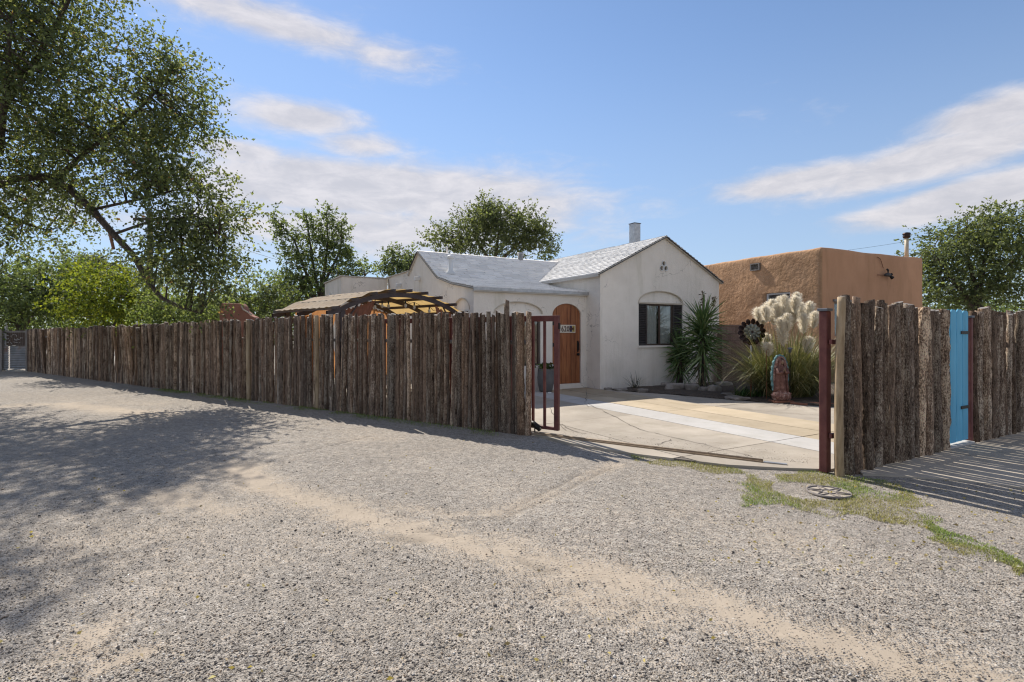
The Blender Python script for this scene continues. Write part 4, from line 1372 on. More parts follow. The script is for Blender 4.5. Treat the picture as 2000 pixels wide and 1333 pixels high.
# old corrugated gate at the far end of the long fence
ge = FA + FD * (FENCE_END + 0.06)
cg = empty('corrugated_gate', (ge[0], ge[1], 0), math.radians(176))
tag(cg, 'low gate of rusting corrugated sheet at the far end of the pole fence', 'gate')
for (xa, xb, yo) in ((0.06, 0.76, 0.0), (0.80, 1.0, 0.012)):
    vs, fs = [], []
    nn_ = 66
    for k in range(nn_ + 1):
        z = 0.08 + 0.90 * k / nn_
        y = yo + 0.012 * math.sin(z * 2 * PI / 0.068)
        vs += [(xa, y, z), (xb, y, z), (xa, y - 0.002, z), (xb, y - 0.002, z)]
    for k in range(nn_):
        b = 4 * k
        fs += [(b, b + 1, b + 5, b + 4), (b + 2, b + 6, b + 7, b + 3)]
    MB().add(vs, fs).build('sheet', M['corrugated'], cg, smooth=True)
MB().box(0.0, 0.055, -0.05, 0.05, 0, 1.62).build('post', M['weathered'], cg)
MB().box(1.03, 1.20, -0.07, 0.07, 0, 1.62).build('post', M['weathered'], cg, bevel=0.01)
MB().box(0.95, 1.02, -0.03, -0.09, 0, 1.80).build('post', M['galv'], cg)
for k in range(11):
    x = 0.07 + k * 0.085
    MB().box(x, x + 0.075, -0.075, -0.05, 0.99 + R.uniform(-0.02, 0.02), 1.58 + R.uniform(-0.03, 0.03)).build('slat', M['frame_dark'], cg)
MB().box(0.06, 1.02, -0.045, -0.02, 1.50, 1.57).build('rail', M['weathered'], cg)
br = MB()
px0 = Vector((0.12, 0.05, 1.30))
for k in range(22):
    q = Vector((0.15 + 0.7 * R.random(), 0.04 + 0.03 * R.random(), 1.22 + 0.12 * math.sin(k) + R.uniform(-0.06, 0.08)))
    br.tube([q, q + Vector((R.uniform(-0.2, 0.2), 0.03, R.uniform(-0.08, 0.10)))], [0.010, 0.004], 5)
br.build('dry_twigs', M['concrete_white'], cg)

# ================================================================ PERGOLA BEHIND THE FENCE
pg = empty('pergola', (-3.52, 10.5, 0), math.atan2(0.733, 0.68))
tag(pg, 'arched brown metal pergola with beige fabric canopy behind the fence', 'pergola')
PW, PD = 3.25, 2.55


def arc_z(x):
    t = (x - PW / 2) / (PW / 2)
    return 1.97 + 0.42 * (1 - t * t) ** 0.9 if abs(t) < 1 else 1.97 - 0.25 * (abs(t) - 1)


for y_ in (0.0, PD / 2, PD):
    pts = [(-0.22 + (PW + 0.44) * k / 28) for k in range(29)]
    mb = MB()
    for k in range(28):
        a0, a1 = pts[k], pts[k + 1]
        z0, z1 = arc_z(a0), arc_z(a1)
        w = 0.03
        mb.add([(a0, y_ - w, z0 - 0.10), (a0, y_ + w, z0 - 0.10), (a0, y_ + w, z0), (a0, y_ - w, z0), (a1, y_ - w, z1 - 0.10), (a1, y_ + w, z1 - 0.10), (a1, y_ + w, z1), (a1, y_ - w, z1)],
               [(0, 1, 5, 4), (2, 3, 7, 6), (0, 4, 7, 3), (1, 2, 6, 5)])
    mb.build('arch_beam', M['pergola'], pg)
for x_ in (-0.1, 0.32, 0.76, 1.2, 1.64, 2.08, 2.5, 2.93, 3.33):
    z_ = arc_z(x_)
    MB().bar((x_, -0.26, z_ + 0.035), (x_, PD + 0.2, z_ + 0.035), 0.05, 0.065).build('slat', M['pergola'], pg)
for (x_, y_) in ((0.12, 0.02), (PW - 0.12, 0.02), (0.12, PD - 0.02), (PW - 0.12, PD - 0.02)):
    MB().box(x_ - 0.05, x_ + 0.05, y_ - 0.05, y_ + 0.05, 0, arc_z(x_) - 0.09).build('post', M['pergola'], pg)
for y_ in (0.02, PD - 0.02):
    for (x_, sx) in ((0.12, 1), (PW - 0.12, -1)):
        MB().tube([(x_ + sx * 0.05, y_, 1.55), (x_ + sx * 0.14, y_, 1.80), (x_ + sx * 0.36, y_, arc_z(x_ + sx * 0.36) - 0.1)], 0.02, 6).build('brace', M['pergola'], pg)
# canopy cloth resting over the slats, sagging a little between them
nxc, nyc = 64, 26
cv_, cf = [], []
sx_ = [-0.1, 0.32, 0.76, 1.2, 1.64, 2.08, 2.5, 2.93, 3.33]
for i in range(nxc + 1):
    x = -0.18 + (PW + 0.34) * i / nxc
    dmin = min(abs(x - q) for q in sx_)
    for j in range(nyc + 1):
        y = -0.02 + (PD + 0.10) * j / nyc
        cv_.append((x, y, arc_z(x) + 0.078 - 0.05 * min(1, dmin / 0.2) * (0.7 + 0.3 * math.sin(y * 4 + x * 3)) + 0.008 * math.sin(y * 23 + x * 2)))
for i in range(nxc):
    for j in range(nyc):
        b = i * (nyc + 1) + j
        cf.append((b, b + nyc + 1, b + nyc + 2, b + 1))
cn = MB().add(cv_, cf).build('canopy', M['canopy'], pg, smooth=True)


def drape(name, x0, x1, y0, y1, z0, z1, m, waves, par, top_in=0.0, seed=0):
    vs, fs = [], []
    nu, nv = 40, 10
    for j in range(nv + 1):
        t = j / nv
        zt_ = z1
        pinch = 1 - 0.45 * math.sin(PI * min(1, t * 1.1)) * top_in
        for i in range(nu + 1):
            s = (i / nu) * pinch
            x, y = x0 + (x1 - x0) * s, y0 + (y1 - y0) * s
            zt_ = min(z1, arc_z(x) - 0.11 - 0.05 * math.sin(PI * i / nu))
            z = zt_ + (z0 - zt_) * t
            o_ = 0.035 * math.sin(i / nu * waves * 2 * PI + seed) * (0.4 + 0.6 * t)
            dx, dy = (y1 - y0), -(x1 - x0)
            l = math.hypot(dx, dy) + 1e-6
            vs.append((x + dx / l * o_, y + dy / l * o_, z + 0.02 * math.sin(i * 1.3) * (1 - t)))
    for j in range(nv):
        for i in range(nu):
            b = j * (nu + 1) + i
            fs.append((b, b + 1, b + nu + 2, b + nu + 1))
    return MB().add(vs, fs).build(name, m, par, smooth=True)


drape('curtain', 0.18, 0.95, 0.05, 0.07, 0.35, 2.30, M['drape'], 5, pg, 0.8, 1)
drape('curtain', 3.05, 2.55, 0.05, 0.07, 0.35, 2.3, M['drape'], 4, pg, 0.8, 2)
drape('curtain', 0.05, 0.05, 1.1, 2.1, 0.35, 1.93, M['drape_orange'], 6, pg, 0.3, 0)
drape('curtain', 0.3, 1.5, 2.50, 2.46, 0.35, 2.4, M['drape_orange'], 6, pg, 0.5, 4)
drape('curtain', 3.0, 2.0, 2.50, 2.46, 0.35, 2.4, M['drape_orange'], 6, pg, 0.4, 5)
# string of bulbs hung under the arch
sgl = empty('string_lights', (-3.52, 10.5, 0), math.atan2(0.733, 0.68))
tag(sgl, 'string of bare bulbs hanging under the pergola arch', 'string lights')
bul = [(0.5, 0.10), (0.95, 0.12), (1.25, 0.3), (1.55, 0.5), (1.75, 0.12), (2.05, 0.2), (2.45, 0.15), (2.8, 0.3)]
pts = []
for (x_, y_) in bul:
    pts.append(Vector((x_, y_, arc_z(x_) - 0.16)))
mid = []
for p, q in zip(pts[:-1], pts[1:]):
    mid += [p, (p + q) / 2 + Vector((0, 0, -0.05))]
MB().tube(mid + [pts[-1]], 0.006, 5).build('cable', M['wire'], sgl)
for p in pts:
    sk_ = MB().tube([p, p + Vector((0, 0, -0.07))], 0.016, 8).build('socket', M['iron'], sgl)
    MB().lathe([(0.012, -0.07), (0.03, -0.10), (0.034, -0.125), (0.022, -0.155), (0.004, -0.165)], 12, p).build('bulb', M['bulb'], sgl, True)

# ================================================================ TREES
def unit(a):
    return a / (np.linalg.norm(a, axis=-1, keepdims=True) + 1e-9)


def leaf_quads(C, D, L, W, rng):
    n = len(C)
    D = unit(D)
    r = rng.normal(size=(n, 3))
    S = unit(np.cross(D, r))
    N = np.cross(D, S)
    L, W = L[:, None], W[:, None]
    fold = W * 0.18
    V = np.stack([C, C + D * L * 0.45 + S * W / 2 + N * fold, C + D * L - N * L * 0.12, C + D * L * 0.45 - S * W / 2 + N * fold], 1)
    F = (np.arange(n) * 4)[:, None] + np.array([[0, 1, 2, 3]])
    return V.reshape(-1, 3), F


def tint_of(palette, n, rng, var=0.3):
    pal = np.array([p[:3] for p in palette])
    w = np.array([p[3] for p in palette], float)
    c = pal[rng.choice(len(pal), n, p=w / w.sum())]
    return c * (1 - var + 2 * var * rng.random((n, 1)))


ELM = [(0.116, 0.158, 0.060, 4), (0.156, 0.206, 0.069, 4), (0.093, 0.127, 0.057, 3), (0.219, 0.256, 0.085, 1.6), (0.337, 0.279, 0.078, 0.25), (0.369, 0.177, 0.069, 0.08)]
DARK = [(0.098, 0.146, 0.065, 4), (0.140, 0.196, 0.080, 3), (0.184, 0.239, 0.098, 1.5)]
FRESH = [(0.133, 0.202, 0.055, 3), (0.175, 0.245, 0.063, 3), (0.097, 0.149, 0.049, 2), (0.239, 0.294, 0.083, 1)]
YELLOW = [(0.20, 0.245, 0.025, 4), (0.27, 0.295, 0.032, 2.5), (0.14, 0.19, 0.028, 3), (0.085, 0.13, 0.025, 2)]
GREYG = [(0.131, 0.168, 0.092, 4), (0.177, 0.214, 0.115, 3), (0.100, 0.133, 0.073, 2)]


def tree(name, label, base, trunk, limbs, lobes, n_clu, twigs, per, leaf, pal, seed, tw_len=0.45, droop=-0.1, cat='tree', group=None, trunk_r=0.14, stems=0.5, broken=None, spread=0.25):
    """trunk: points from the ground up; limbs: lists of (point, radius); lobes: (centre, radii, weight) ellipsoids that hold the leafy twigs"""
    rng = np.random.default_rng(seed)
    base = Vector(base)
    root = empty(name, base)
    tag(root, label, cat, group)
    bv = np.array(base)
    tb = MB()
    k = len(trunk)
    tb.tube([Vector(p) - base for p in trunk], [trunk_r * (1.25 - 0.6 * i / max(1, k - 1)) for i in range(k)], 10)
    tb.build('trunk', M['bark_tree'], root, True)
    nodes = [np.array(p) for p in trunk[1:]]
    for lb in limbs:
        MB().tube([Vector(p) - base for p, r in lb], [r for p, r in lb], 8).build('limb', M['bark_tree'], root, True)
        for (p, r), (q, r2) in zip(lb[:-1], lb[1:]):
            for t in (0.25, 0.5, 0.75, 1.0):
                nodes.append(np.array(p) * (1 - t) + np.array(q) * t)
    if broken:
        MB().tube([Vector(p) - base for p, r in broken], [r for p, r in broken], 7).build('broken_stub', M['broken'], root, True)
    nodes = np.array(nodes)
    wts = np.array([l[2] for l in lobes], float)
    li = rng.choice(len(lobes), n_clu, p=wts / wts.sum())
    cen = np.array([l[0] for l in lobes])[li]
    rad = np.array([l[1] for l in lobes])[li]
    dirs = unit(rng.normal(size=(n_clu, 3)))
    rr = rng.random((n_clu, 1)) ** 0.42
    C = cen + dirs * rad * rr
    out = unit(dirs + 0.25 * rng.normal(size=(n_clu, 3)))
    # twigs out of every cluster, leaves along the twigs
    T = np.repeat(C, twigs, 0) + rng.normal(size=(n_clu * twigs, 3)) * spread * np.array([1, 1, 0.75])
    TD = unit(np.repeat(out, twigs, 0) * 0.7 + rng.normal(size=(n_clu * twigs, 3)) * 0.65 + np.array([0, 0, droop]))
    TL = tw_len * (0.6 + 0.8 * rng.random(len(T)))
    tt = np.tile((np.arange(per) + 0.5) / per, len(T))
    LC = np.repeat(T, per, 0) + np.repeat(TD * TL[:, None], per, 0) * tt[:, None]
    LC[:, 2] += -0.10 * tt ** 2 * np.repeat(TL, per)
    LD = np.repeat(TD, per, 0) * 0.6 + rng.normal(size=LC.shape) * 0.7 + np.array([0, 0, -0.25])
    n = len(LC)
    LL = leaf * (0.6 + 0.8 * rng.random(n))
    ok = LC[:, 2] > 0.15
    LC, LD, LL = LC[ok], LD[ok], LL[ok]
    V, F = leaf_quads(LC - bv, LD, LL, LL * 0.62, rng)
    col = tint_of(pal, len(LC), rng)
    # whole twigs differ a little in tone
    tw = np.repeat(0.82 + 0.36 * rng.random(len(T)), per)[ok]
    col = np.clip(col * tw[:, None], 0, 1)
    lum = (col @ np.array([0.3, 0.6, 0.1]))[:, None]
    col = col + (lum - col) * (0.08 if pal is YELLOW else 0.26)
    np_mesh('crown', V, F, M['leaf'], root, col=np.repeat(col, 4, axis=0))
    # boughs reaching the clusters
    bm_ = MB()
    pick = np.argsort(rng.random(n_clu))[:int(n_clu * stems)]
    for i in pick:
        d = np.linalg.norm(nodes - C[i], axis=1)
        j = int(np.argmin(d))
        if d[j] < 0.15:
            continue
        p, q = Vector(nodes[j]) - base, Vector(C[i]) - base
        mid = (p + q) / 2 + Vector(rng.normal(size=3)) * 0.10 * (q - p).length + Vector((0, 0, 0.06 * (q - p).length))
        r0 = min(0.014 + 0.010 * (q - p).length, 0.05) * min(1, trunk_r / 0.12)
        bm_.tube([p, mid, q], [r0, r0 * 0.65, r0 * 0.25], 5, cap=False)
    if bm_.v:
        tag(bm_.build('branches', M['bark_tree'], root, True), kind='stuff')
    return root


def plobe(px, py, Y, rx, ry, rd, w=1.0):
    k = Y / FPX
    return (tuple(at(px, py, Y)), (rx * k, rd, ry * k), w)


def pl(pts):
    return [(tuple(at(px, py, Y)), r) for px, py, Y, r in pts]


# the big elm over the lot on the left; its trunk stands just outside the picture
tree('elm_tree', 'large elm overhanging from the left edge with a long drooping limb', (-13.1, 12.6, 0),
     [(-13.1, 12.6, -0.1), (-13.0, 12.5, 1.6), (-12.7, 12.3, 3.2), (-12.4, 12.2, 4.6), (-12.1, 12.1, 6.2)],
     [pl([(-58, 385, 12.2, 0.110), (20, 350, 12.2, 0.090), (90, 345, 12.1, 0.082), (135, 368, 12.0, 0.086), (180, 410, 12.0, 0.079), (222, 458, 11.95, 0.072), (262, 500, 11.9, 0.065), (285, 545, 11.9, 0.058), (315, 582, 11.8, 0.047), (352, 600, 11.8, 0.036), (392, 612, 11.7, 0.022)]),
      pl([(110, 350, 12.1, 0.065), (165, 300, 12.0, 0.054), (215, 262, 11.9, 0.043), (262, 222, 11.9, 0.036), (305, 180, 11.8, 0.025), (340, 130, 11.8, 0.014)]),
      pl([(-30, 260, 12.2, 0.101), (20, 190, 12.0, 0.072), (75, 110, 11.8, 0.058), (125, 20, 11.6, 0.043), (170, -80, 11.4, 0.029)]),
      pl([(0, 300, 12.1, 0.072), (5, 240, 11.6, 0.065), (15, 150, 11.2, 0.050), (20, 40, 10.8, 0.036)]),
      pl([(222, 458, 11.95, 0.036), (300, 430, 11.9, 0.029), (370, 425, 11.8, 0.022), (430, 440, 11.7, 0.011)]),
      pl([(180, 410, 12.0, 0.036), (270, 390, 12.1, 0.032), (350, 370, 12.2, 0.022), (430, 385, 12.3, 0.011)]),
      pl([(-40, 400, 12.3, 0.072), (30, 430, 12.8, 0.043), (90, 450, 13.2, 0.022)])],
     [plobe(40, 40, 11.6, 150, 110, 1.5, 2.3), plobe(110, 150, 11.6, 95, 110, 1.2, 1.5), plobe(30, 200, 11.6, 90, 110, 1.2, 1.4), plobe(140, -80, 11.4, 150, 60, 1.2, 0.6),
      plobe(310, 185, 11.9, 85, 70, 0.9, 0.95), plobe(350, 235, 11.9, 65, 40, 0.6, 0.45), plobe(310, 115, 11.9, 60, 35, 0.5, 0.25),
      plobe(210, 290, 11.9, 140, 60, 1.1, 1.35), plobe(320, 340, 11.9, 85, 50, 0.9, 0.9), plobe(390, 420, 11.8, 85, 55, 0.9, 1.05),
      plobe(380, 500, 11.8, 75, 55, 0.9, 0.95), plobe(400, 552, 11.8, 60, 34, 0.8, 0.5), plobe(330, 470, 11.9, 45, 60, 0.6, 0.45),
      plobe(60, 360, 12.2, 100, 70, 1.2, 1.25), plobe(30, 440, 12.6, 75, 40, 1.2, 0.6), plobe(-120, 200, 12.4, 130, 200, 1.6, 1.2), plobe(165, 420, 12.1, 45, 25, 0.4, 0.12),
      plobe(205, 545, 12.3, 20, 20, 0.3, 0.0001)],
     820, 8, 10, 0.078, ELM, 5, tw_len=0.55, droop=-0.25, trunk_r=0.26, stems=0.6,
     broken=pl([(190, 418, 12.0, 0.043), (212, 445, 11.95, 0.036), (222, 487, 11.9, 0.032)]), spread=0.21)

# trees and bushes behind the fence and the houses
tree('poplar_tree', 'upright green tree with several pointed tops left of the white house', at(635, 715, 24)[:2] + (0,),
     [tuple(at(635, 715, 24)), tuple(at(632, 620, 24)), tuple(at(630, 540, 24))],
     [pl([(632, 620, 24, 0.10), (600, 540, 24, 0.07), (575, 470, 24, 0.04), (535, 425, 24, 0.015)]), pl([(632, 620, 24, 0.1), (612, 520, 24, 0.06), (598, 420, 24, 0.02)]), pl([(630, 560, 24, 0.08), (640, 480, 24, 0.05), (638, 415, 24, 0.02)]),
      pl([(630, 560, 24, 0.08), (665, 490, 24, 0.04), (668, 432, 24, 0.02)]), pl([(632, 620, 24, 0.08), (690, 560, 24, 0.04), (722, 530, 24, 0.02)])],
     [plobe(545, 445, 24, 9, 28, 0.25, 0.12), plobe(562, 485, 24, 15, 35, 0.4, 0.25), plobe(598, 455, 24, 17, 42, 0.5, 0.42), plobe(590, 520, 24, 32, 45, 0.8, 0.75), plobe(638, 455, 24, 17, 45, 0.5, 0.38), plobe(667, 465, 24, 14, 40, 0.4, 0.25),
      plobe(650, 520, 24, 40, 45, 0.9, 0.8), plobe(690, 530, 24, 32, 32, 0.7, 0.45), plobe(620, 580, 24, 85, 45, 1.4, 1.5), plobe(690, 575, 24, 40, 30, 0.9, 0.5), plobe(560, 580, 24, 45, 45, 1.0, 0.7)],
     470, 5, 9, 0.105, DARK + FRESH[:2], 21, tw_len=0.38, droop=0.55, trunk_r=0.2, stems=0.35, spread=0.13)
tree('elm_tree', 'broad green tree rising behind the grey roof ridge', at(965, 700, 31)[:2] + (0,),
     [tuple(at(965, 700, 31)), tuple(at(965, 600, 31)), tuple(at(965, 510, 31))],
     [pl([(965, 520, 31, 0.12), (930, 470, 31, 0.06), (870, 460, 31, 0.03)]), pl([(965, 520, 31, 0.12), (975, 450, 31, 0.06), (960, 410, 31, 0.03)]), pl([(965, 520, 31, 0.12), (1020, 470, 31, 0.06), (1055, 440, 31, 0.03)])],
     [plobe(955, 430, 31, 50, 30, 1.5, 0.9), plobe(985, 455, 31, 60, 45, 1.8, 1.2), plobe(915, 455, 31, 48, 32, 1.3, 0.8), plobe(860, 475, 31, 35, 24, 1.0, 0.45), plobe(1035, 445, 31, 38, 32, 1.2, 0.7), plobe(1055, 480, 31, 38, 24, 1.0, 0.55), plobe(960, 500, 31, 100, 35, 2, 1.0), plobe(945, 405, 31, 18, 14, 0.5, 0.15)],
     430, 5, 9, 0.135, ELM[:4] + GREYG[:1], 22, tw_len=0.6, droop=0.3, trunk_r=0.25, stems=0.3, spread=0.22)
tree('small_tree', 'small round tree peeping over the flat roof left of the gable', at(783, 700, 27)[:2] + (0,),
     [tuple(at(783, 700, 27)), tuple(at(783, 600, 27)), tuple(at(783, 530, 27))], [pl([(783, 545, 27, 0.06), (765, 505, 27, 0.02)])],
     [plobe(785, 510, 27, 34, 26, 0.9, 1), plobe(765, 520, 27, 20, 20, 0.6, 0.4), plobe(790, 545, 27, 35, 22, 0.9, 0.6)],
     90, 5, 9, 0.13, DARK, 23, tw_len=0.5, trunk_r=0.14, stems=0.3)
tree('elm_tree', 'wide dense green tree at the right edge beyond the adobe house', at(1915, 745, 23)[:2] + (0,),
     [tuple(at(1915, 715, 23)), tuple(at(1912, 640, 23)), tuple(at(1905, 560, 23))],
     [pl([(1910, 620, 23, 0.14), (1860, 540, 23, 0.08), (1820, 490, 23, 0.03)]), pl([(1908, 590, 23, 0.12), (1925, 500, 23, 0.07), (1930, 440, 23, 0.03)]), pl([(1908, 590, 23, 0.12), (1970, 520, 23, 0.07), (2020, 470, 23, 0.03)]), pl([(1905, 560, 23, 0.1), (1885, 480, 23, 0.05), (1890, 430, 23, 0.02)])],
     [plobe(1930, 440, 23, 48, 30, 1.2, 0.8), plobe(1880, 465, 23, 55, 35, 1.3, 0.9), plobe(1970, 445, 23, 50, 32, 1.2, 0.8), plobe(1835, 510, 23, 50, 42, 1.3, 0.95), plobe(1900, 520, 23, 80, 45, 1.8, 1.4), plobe(1985, 510, 23, 60, 50, 1.5, 1.1), plobe(1850, 575, 23, 65, 30, 1.4, 0.9), plobe(1950, 575, 23, 80, 32, 1.6, 1.1), plobe(2040, 480, 23, 60, 80, 1.5, 0.8), plobe(1800, 545, 23, 22, 30, 0.8, 0.3)],
     520, 5, 9, 0.12, ELM[:4], 24, tw_len=0.6, droop=0.0, trunk_r=0.25, stems=0.4, spread=0.32)
tree('bush', 'bright yellow-green bush glowing behind the pole fence', at(215, 725, 18.5)[:2] + (0,),
     [tuple(at(215, 730, 18.5)), tuple(at(215, 680, 18.5)), tuple(at(213, 630, 18.5))], [pl([(215, 650, 18.5, 0.05), (180, 590, 18.5, 0.02)]), pl([(215, 650, 18.5, 0.05), (250, 580, 18.5, 0.02)])],
     [plobe(205, 555, 18.3, 62, 30, 0.9, 1.0), plobe(170, 595, 18.3, 45, 30, 0.8, 0.8), plobe(245, 590, 18.3, 50, 38, 0.9, 0.9), plobe(210, 620, 18.4, 80, 30, 1.1, 0.9), plobe(290, 590, 18.5, 30, 30, 0.7, 0.35)],
     210, 5, 9, 0.095, YELLOW, 25, tw_len=0.45, droop=-0.1, cat='bush', trunk_r=0.08, stems=0.35)
tree('bush', 'dark green bushes filling the left edge behind the corrugated gate', at(40, 720, 22)[:2] + (0,),
     [tuple(at(40, 715, 22)), tuple(at(40, 660, 22)), tuple(at(42, 600, 22))], [pl([(40, 650, 22, 0.07), (90, 580, 22, 0.03)]), pl([(40, 650, 22, 0.07), (0, 570, 22, 0.03)])],
     [plobe(20, 540, 21.5, 60, 50, 1.4, 1.0), plobe(100, 575, 21.5, 55, 50, 1.3, 1.0), plobe(40, 605, 21.5, 90, 40, 1.5, 1.1), plobe(130, 540, 22.5, 45, 30, 1.0, 0.5), plobe(-60, 560, 22, 70, 80, 1.6, 0.8)],
     330, 5, 9, 0.115, FRESH[:3] + DARK[:2], 26, tw_len=0.5, cat='bush', trunk_r=0.12, stems=0.3)
tree('bush', 'low leafy bush pressed against the back of the fence below the drooping limb', at(365, 740, 15.6)[:2] + (0,),
     [tuple(at(365, 748, 15.6)), tuple(at(365, 690, 15.6)), tuple(at(362, 640, 15.6))], [pl([(365, 660, 15.6, 0.04), (330, 610, 15.6, 0.015)]), pl([(365, 660, 15.6, 0.04), (400, 610, 15.6, 0.015)])],
     [plobe(350, 605, 15.6, 55, 25, 0.6, 0.8), plobe(405, 608, 15.6, 40, 22, 0.6, 0.6), plobe(310, 605, 15.8, 35, 28, 0.6, 0.4), plobe(370, 630, 15.6, 90, 22, 0.7, 0.7)],
     150, 5, 9, 0.075, FRESH, 27, tw_len=0.35, cat='bush', trunk_r=0.06, stems=0.3)
tree('bush', 'pale green bushy tree between the elm limb and the pergola', at(485, 720, 20)[:2] + (0,),
     [tuple(at(485, 726, 20)), tuple(at(485, 660, 20)), tuple(at(485, 610, 20))], [pl([(485, 650, 20, 0.06), (450, 580, 20, 0.02)]), pl([(485, 650, 20, 0.06), (525, 580, 20, 0.02)])],
     [plobe(500, 575, 20, 45, 25, 0.9, 0.8), plobe(455, 590, 20, 45, 30, 0.9, 0.7), plobe(535, 590, 20, 35, 32, 0.9, 0.6), plobe(490, 620, 20, 90, 24, 1.0, 0.8)],
     170, 5, 9, 0.095, FRESH + GREYG[:2], 28, tw_len=0.45, cat='bush', trunk_r=0.08, stems=0.3)
tree('small_tree', 'thin grey-green tree top beyond the yellow bush', at(180, 680, 40)[:2] + (0,),
     [tuple(at(180, 688, 40)), tuple(at(180, 600, 40)), tuple(at(178, 530, 40))], [pl([(180, 560, 40, 0.1), (165, 510, 40, 0.04)]), pl([(180, 560, 40, 0.1), (195, 505, 40, 0.04)])],
     [plobe(175, 515, 40, 28, 24, 1.2, 1), plobe(160, 545, 40, 40, 28, 1.5, 1), plobe(255, 535, 40, 45, 25, 1.5, 0.9), plobe(110, 540, 40, 50, 25, 1.5, 0.7), plobe(320, 560, 40, 60, 30, 1.5, 0.9)],
     150, 5, 8, 0.20, GREYG, 29, tw_len=0.9, trunk_r=0.2, stems=0.3, spread=0.5)
# the far belt of trees closing the view
rng = np.random.default_rng(77)
nc = 2600
bx2 = np.concatenate([rng.uniform(-75, 75, nc)])
by2 = rng.uniform(62, 72, nc)
hmax = 3.2 + 2.6 * fbm(bx2 * 0.09, by2 * 0.0, 12) + 1.2 * fbm(bx2 * 0.5, by2 * 0.0, 13)
bz2 = hmax * rng.random(nc) ** 0.7
per = 14
C = np.repeat(np.stack([bx2, by2, bz2], 1), per, 0) + rng.normal(size=(nc * per, 3)) * np.array([0.8, 0.6, 0.5])
C[:, 2] = np.maximum(C[:, 2], 0.1)
V, F = leaf_quads(C, rng.normal(size=C.shape), 0.42 * (0.6 + 0.8 * rng.random(len(C))), 0.30 * (0.6 + 0.8 * rng.random(len(C))), rng)
o = np_mesh('distant_trees', V, F, M['leaf'], col=np.repeat(tint_of(GREYG + DARK, len(C), rng), 4, axis=0))
tag(o, 'far belt of grey-green trees closing the view behind the lot', 'trees', kind='stuff')


# ================================================================ BLADED PLANTS
def blade_strips(O, D, L, W, droop, nseg=4, taper=0.8, twist=None):
    n = len(O)
    D = unit(np.asarray(D, float))
    up = np.array([0, 0, 1.0])
    S = unit(np.cross(D, up) + 1e-4)
    if twist is not None:
        N = np.cross(S, D)
        S = S * np.cos(twist)[:, None] + N * np.sin(twist)[:, None]
    vs = []
    for k in range(nseg + 1):
        t = k / nseg
        P = O + D * (L * t)[:, None]
        P[:, 2] -= droop * L * t ** 2.2
        w = W * (1 - t) ** taper * (0.6 + 0.4 * min(1, t * 6)) + 0.0004
        vs += [P - S * (w / 2)[:, None], P + S * (w / 2)[:, None]]
    V = np.stack(vs, 1)
    m = 2 * (nseg + 1)
    f = np.array([(2 * k, 2 * k + 1, 2 * k + 3, 2 * k + 2) for k in range(nseg)])
    F = (f[None] + (np.arange(n) * m)[:, None, None]).reshape(-1, 4)
    return V.reshape(-1, 3), F, m


def sph_dirs(n, rng, emin, emax):
    a = rng.random(n) * 2 * PI
    e = np.radians(emin + (emax - emin) * rng.random(n))
    return np.stack([np.cos(a) * np.cos(e), np.sin(a) * np.cos(e), np.sin(e)], 1)


